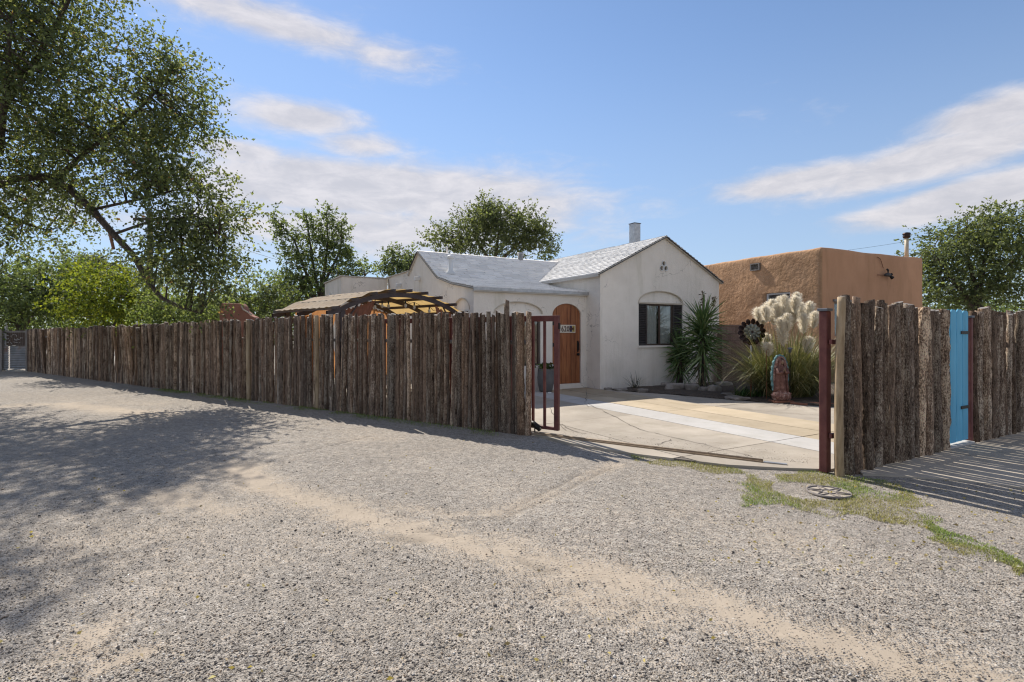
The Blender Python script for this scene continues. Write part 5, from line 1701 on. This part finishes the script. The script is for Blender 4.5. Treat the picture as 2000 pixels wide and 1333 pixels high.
def yucca(label, base, stem_h, head_r, n, seed, lean=(0, 0), skirt=60, flower=True):
    rng = np.random.default_rng(seed)
    o = empty('yucca', base)
    tag(o, label, 'yucca', 'yuccas in the bed below the window')
    top = Vector((lean[0], lean[1], stem_h))
    MB().tube([(0, 0, -0.02), top * 0.35 + Vector((0.02, 0, 0)), top * 0.7, top], [0.10, 0.085, 0.075, 0.05], 10).build('trunk', M['bark_tree'], o, True)
    low = rng.random(n) < 0.28
    t = np.where(low, 0.32 + 0.3 * rng.random(n), 0.60 + 0.40 * rng.random(n))
    O = np.array(top)[None] * t[:, None] + rng.normal(size=(n, 3)) * 0.02
    D = sph_dirs(n, rng, -35, 80)
    D[:, 2] += (t - 0.80) * 1.3 - np.where(low, 0.15, 0.0)
    L = head_r * (0.75 + 0.4 * rng.random(n)) * (1.05 - 0.2 * (1 - t))
    W = 0.050 + 0.018 * rng.random(n)
    V, F, m = blade_strips(O, D, L, W, 0.04 + 0.16 * rng.random(n), 4, 0.75, twist=rng.normal(size=n) * 0.6)
    col = tint_of([(0.10, 0.16, 0.058, 4), (0.15, 0.225, 0.085, 3), (0.29, 0.35, 0.18, 1.8)], n, rng)
    np_mesh('leaves', V, F, M['blade'], o, col=np.repeat(col, m, axis=0))
    n2_ = skirt
    t = 0.12 + 0.36 * rng.random(n2_)
    O = np.array(top)[None] * t[:, None] + rng.normal(size=(n2_, 3)) * 0.03
    D = sph_dirs(n2_, rng, -85, -40)
    V, F, m = blade_strips(O, D, np.minimum(0.30 + 0.3 * rng.random(n2_), O[:, 2] * 0.95 + 0.05), 0.035 + 0.01 * rng.random(n2_), 0.05 * np.ones(n2_), 3, 0.6)
    np_mesh('dry_skirt', V, F, M['blade'], o, col=np.repeat(tint_of([(0.22, 0.16, 0.095, 2), (0.33, 0.27, 0.18, 1), (0.12, 0.085, 0.055, 1)], n2_, rng), m, axis=0))
    if flower:
        for (dx, hh) in ((0.0, 0.42), (0.30, 0.26)):
            b0_ = top + Vector((dx, 0, 0.38))
            MB().tube([top + Vector((dx * 0.3, 0, 0)), b0_, b0_ + Vector((0.01, 0, hh))], [0.012, 0.010, 0.004], 6).build('flower_stalk', M['dead_leaf'], o)
            nn_ = 70
            O = np.array(b0_)[None] + np.stack([rng.normal(size=nn_) * 0.02, rng.normal(size=nn_) * 0.02, hh * rng.random(nn_)], 1)
            V, F = leaf_quads(O, sph_dirs(nn_, rng, -20, 60), 0.05 + 0.03 * rng.random(nn_), np.full(nn_, 0.03), rng)
            np_mesh('seed_heads', V, F, M['leaf'], o, col=np.repeat(tint_of([(0.12, 0.09, 0.06, 1), (0.2, 0.15, 0.1, 1)], nn_, rng), 4, axis=0))
    return o


yb = gnd(1372, 757)
yucca('tall spiky green yucca with a dry skirt in front of the gable window', (yb.x, yb.y, 0.03), 1.80, 0.86, 430, 3, lean=(0.0, 0.0), skirt=90)
yb = gnd(1327, 753)
yucca('smaller dark yucca to the left of the tall one, below the window', (yb.x, yb.y, 0.03), 1.05, 0.70, 270, 4, lean=(0.02, 0.0), skirt=24, flower=False)

# small wiry plant at the wall foot
rng = np.random.default_rng(9)
sb = gnd(1240, 762)
o = empty('spiky_plant', (sb.x, sb.y, 0.02))
tag(o, 'small bare plant of thin grey-green spikes at the foot of the white wall', 'plant')
n = 34
V, F, m = blade_strips(rng.normal(size=(n, 3)) * np.array([0.04, 0.03, 0]), sph_dirs(n, rng, 18, 85), 0.35 + 0.28 * rng.random(n), np.full(n, 0.017), 0.05 + 0.15 * rng.random(n), 4, 0.5)
np_mesh('spikes', V, F, M['blade'], o, col=np.repeat(tint_of([(0.085, 0.085, 0.065, 2), (0.13, 0.125, 0.10, 1)], n, rng), m, axis=0))

# pampas grass
pb = Vector((6.28, 11.95, 0.03))
pam = empty('pampas_grass', pb)
tag(pam, 'big clump of pampas grass with cream feathery plumes', 'grass clump')
rng = np.random.default_rng(13)
n = 6200
a = rng.random(n) * 2 * PI
r0 = 0.34 * np.sqrt(rng.random(n))
O = np.stack([r0 * np.cos(a) * 1.6, r0 * np.sin(a), np.zeros(n)], 1)
el_ = np.radians(42 + 46 * rng.random(n) ** 0.8)
a2 = a + rng.normal(size=n) * 0.6
D = np.stack([np.cos(a2) * np.cos(el_), np.sin(a2) * np.cos(el_), np.sin(el_)], 1)
L = np.where(rng.random(n) < 0.45, 1.7 + 0.9 * rng.random(n), 1.1 + 0.8 * rng.random(n))
fr_ = (O[:, 1] + D[:, 1] * L * 0.75 < -0.62) & (np.abs(O[:, 0] + D[:, 0] * L * 0.6 + 0.55) < 0.38)
O, D, L, n = O[~fr_], D[~fr_], L[~fr_], int((~fr_).sum())
V, F, m = blade_strips(O, D, L, 0.011 + 0.006 * rng.random(n), 0.28 + 0.42 * rng.random(n), 8, 0.6)
V[:, 2] = np.maximum(V[:, 2], 0.0)
col = tint_of([(0.19, 0.205, 0.08, 4), (0.29, 0.28, 0.12, 3), (0.44, 0.39, 0.22, 2.5), (0.12, 0.145, 0.06, 2)], n, rng)
np_mesh('blades', V, F, M['blade'], pam, col=np.repeat(col, m, axis=0))
PL = [(1215, 300, 95), (1245, 330, 95), (1275, 280, 110), (1300, 250, 110), (1335, 225, 120), (1370, 260, 120), (1400, 200, 130), (1440, 190, 130), (1475, 230, 110), (1545, 165, 130), (1530, 200, 110), (1580, 250, 130), (1650, 245, 120), (1635, 290, 100),
      (1605, 350, 130), (1465, 345, 120), (1405, 385, 110), (1425, 470, 120), (1640, 545, 110), (1285, 520, 90), (1300, 600, 80), (1345, 310, 100), (1520, 300, 110), (1690, 330, 110)]
for i, (zx, zy, zh) in enumerate(PL):
    px_, py1 = 1200 + zx / 4.348, 540 + (zy - 10) / 4.348
    px_ = 1545 + (px_ - 1545) * (1.06 if zx > 1500 else 1.0)
    Yq = 11.75 + 0.35 * math.sin(i * 2.4) if zy < 330 or zx < 1310 else 11.30
    p1 = at(px_, py1, Yq) - pb
    lp = zh / 4.348 * Yq / FPX * 1.2
    lean_ = Vector((p1.x * 0.22, p1.y * 0.1, 1)).normalized()
    p0 = p1 - lean_ * lp
    st = empty('plume', (0, 0, 0), 0, pam)
    stem0 = Vector((p0.x * 0.25, p0.y * 0.25, 0.1))
    MB().tube([stem0, (stem0 + p0) / 2 + Vector((p0.x * 0.06, 0, 0.1)), p0, p1], [0.008, 0.007, 0.006, 0.002], 5, cap=False).build('stem', M['dead_leaf'], st)
    ns = 1700
    t = rng.random(ns) ** 0.85
    O = np.array(p0)[None] + (np.array(p1) - np.array(p0))[None] * t[:, None]
    D = sph_dirs(ns, rng, 35, 80) + np.array(lean_)[None] * 0.35
    Lq = (0.08 + 0.17 * np.sin(PI * np.clip(t * 0.8 + 0.18, 0, 1))) * (0.65 + 0.6 * rng.random(ns))
    V, F, m = blade_strips(O, D, Lq, np.full(ns, 0.0085), 0.15 + 0.45 * rng.random(ns), 4, 0.5, twist=rng.random(ns) * 3)
    col = tint_of([(0.84, 0.79, 0.69, 3), (0.90, 0.86, 0.77, 3), (0.72, 0.64, 0.52, 1)], ns, rng, 0.12)
    np_mesh('feather', V, F, M['plume'], st, col=np.repeat(col, m, axis=0))

# strappy green clump at the bed edge
ib = gnd(1478, 781)
o = empty('iris_clump', (ib.x, ib.y + 0.25, 0.03))
tag(o, 'clump of broad green strap leaves beside the metal flower pole', 'plant')
n = 120
V, F, m = blade_strips(np.stack([rng.uniform(-0.32, 0.32, n), rng.uniform(-0.16, 0.2, n), np.zeros(n)], 1), sph_dirs(n, rng, 45, 85), 0.22 + 0.2 * rng.random(n), 0.025 + 0.015 * rng.random(n), 0.1 + 0.4 * rng.random(n), 4, 0.7)
np_mesh('leaves', V, F, M['blade'], o, col=np.repeat(tint_of([(0.055, 0.115, 0.030, 2), (0.085, 0.155, 0.045, 1)], n, rng), m, axis=0))

# ---------------------------------------------------------------- grass along the gravel edge
def grass_patch(name, label, polys, n, hmin, hmax, pal, seed, hole=None, thresh=0.50):
    rng = np.random.default_rng(seed)
    P = []
    for poly, w in polys:
        wp_ = [tuple(gnd(*p))[:2] for p in poly]
        arr = np.array(wp_)
        lo, hi = arr.min(0), arr.max(0)
        k = int(n * w)
        xy = lo + (hi - lo) * rng.random((k * 3, 2))
        ok = in_poly(xy[:, 0] + (fbm(xy[:, 0] * 5, xy[:, 1] * 5, 61) - 0.5) * 0.3, xy[:, 1] + (fbm(xy[:, 0] * 5, xy[:, 1] * 5, 62) - 0.5) * 0.3, wp_)
        ok &= fbm(xy[:, 0] * 4.5, xy[:, 1] * 4.5, seed) + 0.22 * rng.random(len(xy)) > thresh
        if hole is not None:
            ok &= np.hypot(xy[:, 0] - hole[0], (xy[:, 1] - hole[1])) > hole[2]
        P.append(xy[ok][:k])
    P = np.concatenate(P)
    n = len(P)
    O = np.stack([P[:, 0], P[:, 1], np.full(n, -0.012)], 1)
    D = sph_dirs(n, rng, 25, 85)
    L = hmin + (hmax - hmin) * rng.random(n)
    V, F, m = blade_strips(O, D, L, 0.0045 + 0.003 * rng.random(n), 0.2 + 0.3 * rng.random(n), 2, 0.7)
    dry = np.clip((fbm(P[:, 0] * 2.6, P[:, 1] * 2.6, seed + 9) - 0.30) * 4 + 0.25 * (rng.random(n) - 0.3), 0, 1)[:, None]
    col = tint_of(pal, n, rng) * (1 - 0.75 * dry) + tint_of([(0.40, 0.34, 0.19, 2), (0.30, 0.26, 0.12, 1)], n, rng) * 0.75 * dry
    return tag(np_mesh(name, V, F, M['grass'], col=np.repeat(col, m, axis=0)), label, 'grass', kind='stuff')


LAWN = [(0.198, 0.280, 0.076, 3), (0.281, 0.355, 0.095, 3), (0.150, 0.207, 0.066, 2)]
grass_patch('grass', 'short patchy grass round the iron cover and along the gravel edge',
            [([(1460, 925), (1600, 918), (1700, 932), (1785, 955), (1810, 995), (1850, 1040), (1790, 1030), (1690, 1008), (1590, 998), (1500, 985), (1445, 985), (1455, 950)], 0.62),
             ([(1780, 1005), (1850, 1035), (1920, 1065), (2010, 1098), (2020, 1125), (1900, 1085), (1820, 1055)], 0.18),
             ([(1225, 884), (1300, 893), (1400, 909), (1470, 921), (1400, 924), (1300, 910), (1240, 900)], 0.16)],
            21000, 0.014, 0.044, LAWN, 71, hole=(gnd(1575, 957).x, gnd(1575, 957).y, 0.30))
# weeds along the foot of the long fence
rng = np.random.default_rng(15)
n = 9000
s_ = 11.5 * rng.random(n)
off = -0.05 - 0.30 * rng.random(n) ** 2
P = FA[None] + FD[None] * s_[:, None] + np.array([[0.554, 0.832]]) * off[:, None]
ok = fbm(P[:, 0] * 2.0, P[:, 1] * 2.0, 81) + 0.15 * rng.random(n) > 0.50
P = P[ok]
n = len(P)
V, F, m = blade_strips(np.stack([P[:, 0], P[:, 1], np.full(n, -0.012)], 1), sph_dirs(n, rng, 30, 85), 0.02 + 0.06 * rng.random(n) ** 2, 0.005 + 0.004 * rng.random(n), 0.3 * np.ones(n), 2, 0.7)
tag(np_mesh('weeds', V, F, M['grass'], col=np.repeat(tint_of(LAWN + [(0.2, 0.17, 0.09, 2)], n, rng), m, axis=0)), 'low weeds along the foot of the long pole fence', 'weeds', kind='stuff')
# fallen leaves
n = 420
px_ = np.concatenate([rng.uniform(1380, 2000, 260), rng.uniform(0, 1400, 160)])
py_ = np.concatenate([rng.uniform(915, 1120, 260), rng.uniform(800, 1333, 160)])
Yq = FPX * EYE / (py_ - HOR)
O = np.stack([(px_ - CX) * Yq / FPX, Yq, np.full(n, 0.004)], 1)
V, F = leaf_quads(O, np.stack([rng.normal(size=n), rng.normal(size=n), 0.15 * rng.normal(size=n)], 1), 0.022 + 0.012 * rng.random(n), 0.014 + 0.006 * rng.random(n), rng)
tag(np_mesh('fallen_leaves', V, F, M['grass'], col=np.repeat(tint_of([(0.42, 0.34, 0.12, 2), (0.34, 0.27, 0.17, 2), (0.5, 0.46, 0.36, 1)], n, rng), 4, axis=0)), 'dry yellow leaves scattered on the gravel and grass', 'leaves', kind='stuff')

# ================================================================ GARDEN THINGS
def rock_mesh(seed, sx, sy, sz):
    bm = bmesh.new()
    bmesh.ops.create_icosphere(bm, subdivisions=3, radius=1.0)
    off = Vector((seed * 3.1, seed * 1.7, seed * 0.9))
    for v in bm.verts:
        d = v.co.normalized()
        k = 1 + 0.28 * mnoise.noise(d * 1.3 + off) + 0.10 * mnoise.noise(d * 4 + off)
        p = Vector((max(-0.8, min(0.8, d.x)), max(-0.8, min(0.8, d.y)), max(-0.6, min(0.6, d.z)))) * k
        v.co = Vector((p.x * sx, p.y * sy, p.z * sz + sz * 0.45))
    me = bpy.data.meshes.new('stone')
    bm.to_mesh(me)
    bm.free()
    me.polygons.foreach_set('use_smooth', [True] * len(me.polygons))
    return me


ROCKS = [(1318, 764, 0.30, 0.14, 0.13, 'long flat-topped pale stone under the smaller yucca'), (1352, 765, 0.19, 0.13, 0.13, 'blocky pale stone between the two yucca trunks'),
         (1376, 767, 0.14, 0.10, 0.09, 'small rounded stone right of the tall yucca trunk'), (1396, 768, 0.16, 0.12, 0.13, 'rounded grey stone right of the yucca stones'),
         (1412, 757, 0.24, 0.15, 0.10, 'flat stone lying at the foot of the block wall'), (1300, 757, 0.12, 0.1, 0.09, 'dark stone against the wall left of the smaller yucca'),
         (1256, 768, 0.13, 0.08, 0.07, 'small stone right of the spiky plant'), (1213, 765, 0.16, 0.09, 0.05, 'low flat stone left of the spiky plant'),
         (1188, 763, 0.10, 0.07, 0.045, 'tiny stone nearest the house corner')]
for i, (px, py, sx, sy, sz, lb) in enumerate(ROCKS):
    p = gnd(px, py)
    o = link('border_stone', rock_mesh(i + 1, sx * 1.2, sy * 1.2, sz * 1.3), M['rock'])
    o.location = (p.x, p.y, 0.01)
    o.rotation_euler = (0, 0, HOUSE_RZ * R.uniform(0.4, 1.2))
    tag(o, lb, 'stone', 'stones edging the planting bed')
FLAG = [(1425, 776, 0.28, 0.18, 'flagstone farthest from the metal flower pole'), (1436, 782, 0.25, 0.13, 'flagstone in the middle of the path left of the flower pole'), (1452, 785, 0.26, 0.10, 'flagstone nearest the metal flower pole')]
for i, (px, py, sx, sy, lb) in enumerate(FLAG):
    p = gnd(px, py)
    o = link('flagstone', rock_mesh(i + 31, sx, sy, 0.045), M['rock'])
    o.location = (p.x, p.y + 0.1, 0.035)
    o.rotation_euler = (0, 0, R.uniform(0, 1))
    tag(o, 'grey ' + lb, 'stone', 'flagstones in the bed')
for i, (x0, x1) in enumerate(((1548, 1580), (1586, 1640))):
    p, q = gnd(x0, 792), gnd(x1, 795)
    o = MB().bar(p + Vector((0, 0.06, 0.03)), q + Vector((0, 0.06, 0.03)), 0.09, 0.06).build('edging_brick', M['brick'], None, bevel=0.006)
    tag(o, ('short' if i == 0 else 'long') + ' row of red edging brick along the bed right of the statue', 'brick edging', 'bed edging')

# the praying figure
st = empty('statue', (5.72, 11.09, 0.02), math.radians(6))
tag(st, 'weathered terracotta statue of a robed praying woman with turquoise aureole', 'statue')
MB().box(-0.22, 0.20, -0.14, 0.12, 0.0, 0.045).build('plinth', M['brick'], st, bevel=0.006)
bm = bmesh.new()
bmesh.ops.create_icosphere(bm, subdivisions=4, radius=1.0)
for v in bm.verts:
    d = v.co.normalized()
    k = 1 + 0.16 * abs(mnoise.noise(d * 3.2)) * 2 - 0.1 + 0.10 * mnoise.noise(d * 7)
    v.co = Vector((d.x * 0.215 * k, d.y * 0.125 * k, max(-0.09, d.z * 0.135 * k) + 0.135))
me = bpy.data.meshes.new('base')
bm.to_mesh(me)
bm.free()
me.polygons.foreach_set('use_smooth', [True] * len(me.polygons))
link('base', me, M['cloudbase'], st)


def mandorla(w, z0, z1, sc, n=72):
    out = []
    for k in range(n):
        t = 2 * PI * k / n
        x, z = math.sin(t), -math.cos(t)
        r = 1 + sc * (0.5 + 0.5 * math.cos(t * 22))
        zz = (z0 + z1) / 2 + (z1 - z0) / 2 * z * (1 + 0.4 * (r - 1))
        ww = w * (abs(x) ** 0.82) * math.copysign(1, x) * r
        out.append((ww, zz))
    return out


MB().prism(mandorla(0.185, 0.10, 1.00, 0.10), lambda a, b, d: (a, d, b), 0.03, 0.085).build('aureole', M['turquoise'], st, bevel=0.006)
MB().prism(mandorla(0.165, 0.12, 0.975, 0.0), lambda a, b, d: (a, d, b), 0.018, 0.032).build('aureole_field', M['cloudbase'], st)


def loft(prof, n, a0, a1, fold, m, name, closed=True, nfold=11):
    vs, fs = [], []
    for (z, rx, ry, cy) in prof:
        for k in range(n + (0 if closed else 1)):
            a = a0 + (a1 - a0) * k / n
            fz = 1 + fold * math.sin(a * nfold + z * 4) * min(1, max(0, (0.75 - z) * 2.5))
            vs.append((rx * fz * math.cos(a), cy + ry * fz * math.sin(a), z))
    c = n if closed else n + 1
    for i in range(len(prof) - 1):
        for k in range(n):
            fs.append((i * c + k, i * c + (k + 1) % c, (i + 1) * c + (k + 1) % c, (i + 1) * c + k))
    return MB().add(vs, fs).build(name, m, st, True)


loft([(0.16, 0.115, 0.085, -0.005), (0.30, 0.105, 0.075, -0.005), (0.45, 0.09, 0.068, -0.005), (0.58, 0.082, 0.062, 0), (0.68, 0.090, 0.060, 0), (0.74, 0.085, 0.055, 0), (0.775, 0.04, 0.038, 0), (0.80, 0.032, 0.032, 0)], 40, 0, 2 * PI, 0.06, M['terracotta'], 'robe')
mant = loft([(0.20, 0.165, 0.10, 0.01), (0.32, 0.155, 0.098, 0.01), (0.46, 0.145, 0.092, 0.01), (0.58, 0.135, 0.086, 0.005), (0.68, 0.122, 0.078, 0.005), (0.745, 0.108, 0.068, 0.005), (0.79, 0.072, 0.058, 0.005), (0.84, 0.060, 0.060, 0.0), (0.89, 0.058, 0.060, 0.0), (0.925, 0.045, 0.048, 0.005), (0.945, 0.015, 0.018, 0.01)],
            40, math.radians(-58), math.radians(238), 0.05, M['terracotta'], 'mantle', closed=False, nfold=9)
sm = mant.modifiers.new('thick', 'SOLIDIFY')
sm.thickness = 0.014
bm = bmesh.new()
bmesh.ops.create_uvsphere(bm, u_segments=28, v_segments=20, radius=1.0)
for v in bm.verts:
    d = v.co
    x, y, z = d.x * 0.040, d.y * 0.046, d.z * 0.056
    if d.y < -0.2:
        y -= 0.012 * math.exp(-((d.x / 0.22) ** 2) - ((d.z + 0.05) / 0.22) ** 2)      # nose
        y += 0.006 * math.exp(-(((abs(d.x) - 0.38) / 0.18) ** 2) - ((d.z - 0.15) / 0.14) ** 2)  # eye hollows
        y -= 0.004 * math.exp(-((d.x / 0.3) ** 2) - ((d.z + 0.45) / 0.10) ** 2)      # lips
        y -= 0.004 * math.exp(-((d.x / 0.3) ** 2) - ((d.z + 0.8) / 0.15) ** 2)       # chin
    if d.z < -0.3:
        x *= 1 - 0.3 * (-0.3 - d.z)
    v.co = Vector((x, y - 0.012 + (-0.006 if d.z > 0 else 0), z + 0.855))
me = bpy.data.meshes.new('head')
bm.to_mesh(me)
bm.free()
me.polygons.foreach_set('use_smooth', [True] * len(me.polygons))
link('head', me, M['skinclay'], st)
for sx in (-1, 1):
    MB().tube([(sx * 0.10, -0.01, 0.72), (sx * 0.112, -0.05, 0.62), (sx * 0.07, -0.085, 0.625), (sx * 0.022, -0.098, 0.66)], [0.036, 0.040, 0.036, 0.024], 10).build('sleeve', M['terracotta'], st, True)
    hnd = MB()
    hnd.tube([(sx * 0.020, -0.100, 0.655), (sx * 0.011, -0.108, 0.685), (sx * 0.008, -0.110, 0.705)], [0.012, 0.014, 0.012], 8)
    for k, (yy, ln) in enumerate(((-0.097, 0.040), (-0.106, 0.050), (-0.115, 0.047), (-0.123, 0.036))):
        hnd.tube([(sx * 0.008, yy, 0.698), (sx * 0.006, yy - 0.002, 0.698 + ln * 0.6), (sx * 0.004, yy - 0.001, 0.698 + ln)], [0.0055, 0.005, 0.0035], 6)
    hnd.tube([(sx * 0.012, -0.118, 0.675), (sx * 0.010, -0.130, 0.69), (sx * 0.007, -0.133, 0.708)], [0.006, 0.0055, 0.004], 6)
    hnd.build('hand', M['skinclay'], st, True)

# metal flower wind spinner on a pole
fp = gnd(1467, 779.5)
fs_ = empty('metal_flower', (fp.x, fp.y, 0.02), math.radians(-8))
tag(fs_, 'dark metal flower spinner with round petals on a thin pole', 'garden ornament')
MB().tube([(0, 0, -0.02), (0, 0, 0.55)], 0.017, 10).build('lower_pole', M['rust'], fs_, True)
MB().tube([(0, 0, 0.55), (0, 0, 1.46)], 0.012, 10).build('pole', M['galv'], fs_, True)
CZ = 1.495


def petal(name, ang, rad, pr, tilt, m, yoff):
    bm = bmesh.new()
    bmesh.ops.create_circle(bm, cap_ends=False, segments=16, radius=pr)
    c = bm.verts.new((0, 0, -0.25 * pr))
    es = list(bm.edges)
    for e in es:
        bm.faces.new((e.verts[0], e.verts[1], c))
    me = bpy.data.meshes.new(name)
    bm.to_mesh(me)
    bm.free()
    me.polygons.foreach_set('use_smooth', [True] * len(me.polygons))
    me.transform(Matrix.Translation((rad * math.cos(ang), yoff, CZ + rad * math.sin(ang))) @ Matrix.Rotation(PI / 2, 4, 'X') @ Matrix.Rotation(ang, 4, 'Z') @ Matrix.Rotation(tilt, 4, 'X'))
    o = link(name, me, m, fs_)
    sd = o.modifiers.new('thick', 'SOLIDIFY')
    sd.thickness = 0.003
    arm = MB().bar((0.03 * math.cos(ang), yoff + 0.006, CZ + 0.03 * math.sin(ang)), (rad * math.cos(ang), yoff + 0.006, CZ + rad * math.sin(ang)), 0.012, 0.006)
    arm.build('petal_arm', m, fs_)
    return o


for k in range(14):
    petal('petal', 2 * PI * k / 14 + 0.1, 0.235, 0.068, 0.5, M['bronze'], -0.04)
for k in range(11):
    petal('inner_petal', 2 * PI * k / 11, 0.135, 0.052, -0.6, M['pale_metal'], -0.075)
for k in range(7):
    petal('inner_petal', 2 * PI * k / 7 + 0.3, 0.06, 0.036, -0.4, M['pale_metal'], -0.09)
MB().tube([(0, 0.0, CZ), (0, -0.11, CZ)], 0.022, 12).build('hub', M['bronze'], fs_)

p = gnd(1497, 784)
o = empty('garden_stake', (p.x, p.y, 0.0))
tag(o, 'thin upright rusty garden stake left of the statue', 'stake')
MB().tube([(0, 0, -0.02), (0.004, 0, 0.6), (0, 0, 1.1)], 0.008, 6).build('rod', M['rust'], o)
MB().tube([(0, 0, 1.1), (0.02, 0, 1.14), (0.05, 0, 1.13)], 0.006, 6).build('hook', M['rust'], o)
q = at(1543, 680, 11.25)
o = empty('solar_light', (q.x, q.y, 0.0))
tag(o, 'small dark solar garden light in front of the pampas grass', 'garden light')
MB().tube([(0, 0, 0), (0, 0, q.z - 0.03)], 0.008, 6).build('stake', M['iron'], o)
MB().lathe([(0.03, q.z - 0.10), (0.034, q.z - 0.03), (0.055, q.z - 0.02), (0.05, q.z), (0.01, q.z + 0.012)], 14).build('head', M['rail_cap'], o, True)

# grey planter with white flowers by the door
p = gnd(1066, 767)
pt = empty('planter', (p.x, p.y, 0.021))
tag(pt, 'tall grey pot of white flowers beside the door', 'planter')
MB().lathe([(0.14, 0.0), (0.165, 0.03), (0.205, 0.22), (0.215, 0.36), (0.205, 0.50), (0.195, 0.565), (0.20, 0.58), (0.178, 0.58), (0.172, 0.52), (0.17, 0.50)], 32).build('pot', M['pot'], pt, True)
MB().lathe([(0.172, 0.50), (0.1, 0.515), (0.001, 0.52)], 24, cap=False).build('soil', M['soil'], pt)
rng = np.random.default_rng(33)
n = 420
O = np.stack([rng.normal(size=n) * 0.085, rng.normal(size=n) * 0.085, 0.53 + 0.16 * rng.random(n)], 1)
V, F = leaf_quads(O, sph_dirs(n, rng, -20, 60), 0.05 + 0.03 * rng.random(n), 0.035 + 0.02 * rng.random(n), rng)
np_mesh('foliage', V, F, M['leaf'], pt, col=np.repeat(tint_of(DARK + [(0.10, 0.06, 0.03, 0.6)], n, rng), 4, axis=0))
for k in range(11):
    c = Vector((0.05 + 0.14 * rng.random(), -0.10 + 0.14 * rng.random(), 0.60 + 0.10 * rng.random()))
    fl = MB()
    for j in range(6):
        a = 2 * PI * j / 6 + rng.random()
        e1 = Vector((math.cos(a), math.sin(a) * 0.7, 0.35 * math.sin(a * 2))) * 0.035
        e2 = Vector((-math.sin(a), math.cos(a) * 0.7, 0.2)) * 0.015
        fl.add([c, c + e1 * 0.6 + e2, c + e1, c + e1 * 0.6 - e2], [(0, 1, 2, 3)])
    fl.build('flower', M['petal'], pt)
p = gnd(1073, 769)
o = link('white_stone', rock_mesh(77, 0.05, 0.035, 0.025), M['petal'])
o.location = (p.x, p.y - 0.12, 0.022)
tag(o, 'small white stone on the concrete in front of the grey pot', 'stone')

# iron cover in the grass
p = gnd(1619, 961)
ic = empty('utility_cover', (p.x, p.y, -0.008))
tag(ic, 'round cast iron cover with a petal pattern lying in the grass', 'cover')
MB().lathe([(0.175, 0.0), (0.175, 0.006), (0.0005, 0.006)], 40, cap=False).build('plate', M['concrete'], ic)
MB().lathe([(0.174, 0.0), (0.175, 0.016), (0.186, 0.016), (0.188, 0.0)], 44, cap=False).build('ring', M['cast_iron'], ic, True)
MB().lathe([(0.054, 0.006), (0.055, 0.014), (0.064, 0.014), (0.065, 0.006)], 24, cap=False).build('inner_ring', M['cast_iron'], ic, True)
for k in range(6):
    a = 2 * PI * k / 6
    MB().tube([(0.06 * math.cos(a), 0.06 * math.sin(a), 0.009), (0.13 * math.cos(a + 0.35), 0.13 * math.sin(a + 0.35), 0.010), (0.175 * math.cos(a + 0.5), 0.175 * math.sin(a + 0.5), 0.010)], 0.006, 6).build('rib', M['cast_iron'], ic, True)
    MB().tube([(0.06 * math.cos(a), 0.06 * math.sin(a), 0.009), (0.13 * math.cos(a - 0.35), 0.13 * math.sin(a - 0.35), 0.010), (0.175 * math.cos(a - 0.5), 0.175 * math.sin(a - 0.5), 0.010)], 0.006, 6).build('rib', M['cast_iron'], ic, True)

# stub of an old adobe garden wall behind the fence
c0 = at(428, 592, 15.0)
aw_ = empty('garden_wall', (c0.x, 15.0, 0))
tag(aw_, 'stub of salmon stucco garden wall showing over the pole fence', 'wall')
MB().prism([(0, 0), (0, 2.32), (0.08, 2.35), (0.62, 2.33), (0.68, 2.26), (0.74, 2.12), (0.88, 2.0), (1.02, 1.94), (1.05, 1.5), (1.05, 0)], lambda a, b, d: (a, d, b), 0.0, 0.32).build('wall', M['salmon'], aw_, bevel=0.03)
MB().tube([(0.64, -0.012, 2.27), (0.70, -0.012, 2.16), (0.84, -0.012, 2.08), (0.95, -0.012, 2.0)], 0.02, 6).build('coping', M['stucco_trim'], aw_)

# utility pole and wires
pp = at(293, 430, 22)
up = empty('utility_pole', (pp.x, 22, 0))
tag(up, 'dark wooden utility pole half hidden in the elm leaves', 'pole')
MB().tube([(0, 0, 0), (0, 0, 3.5), (0, 0, 6.6)], [0.13, 0.115, 0.095], 12).build('shaft', M['utility_wood'], up, True)
MB().bar((-0.6, -0.13, 6.25), (0.6, -0.13, 6.25), 0.09, 0.10).build('crossarm', M['utility_wood'], up)
for x in (-0.5, 0.0, 0.5):
    MB().lathe([(0.03, 6.30), (0.045, 6.34), (0.03, 6.38), (0.04, 6.41), (0.01, 6.44)], 10, (x, -0.13, 0)).build('insulator', M['rail_cap'], up, True)


def wire(label, a, b, sag, r=0.007):
    a, b = Vector(a), Vector(b)
    pts = [a.lerp(b, k / 16) - Vector((0, 0, sag * 4 * (k / 16) * (1 - k / 16))) for k in range(17)]
    o = MB().tube([q - pts[0] for q in pts], r, 5).build('overhead_wire', M['wire'])
    o.location = pts[0]
    tag(o, label, 'wire', 'overhead wires')


wire('highest overhead wire from the utility pole to the white house', (pp.x + 0.5, 21.87, 6.42), uv(-1.2, 8.0, 3.5), 0.25)
wire('middle overhead wire from the utility pole towards the far trees', (pp.x, 21.87, 6.42), at(760, 540, 40), 0.4)
wire('lowest overhead wire crossing behind the pergola', (pp.x + 0.1, 22, 4.2), at(640, 592, 21.5), 0.15)
wire('thin overhead wire above the adobe house running into the right-hand tree', at(1500, 505, 34), at(2060, 415, 24), 0.3)
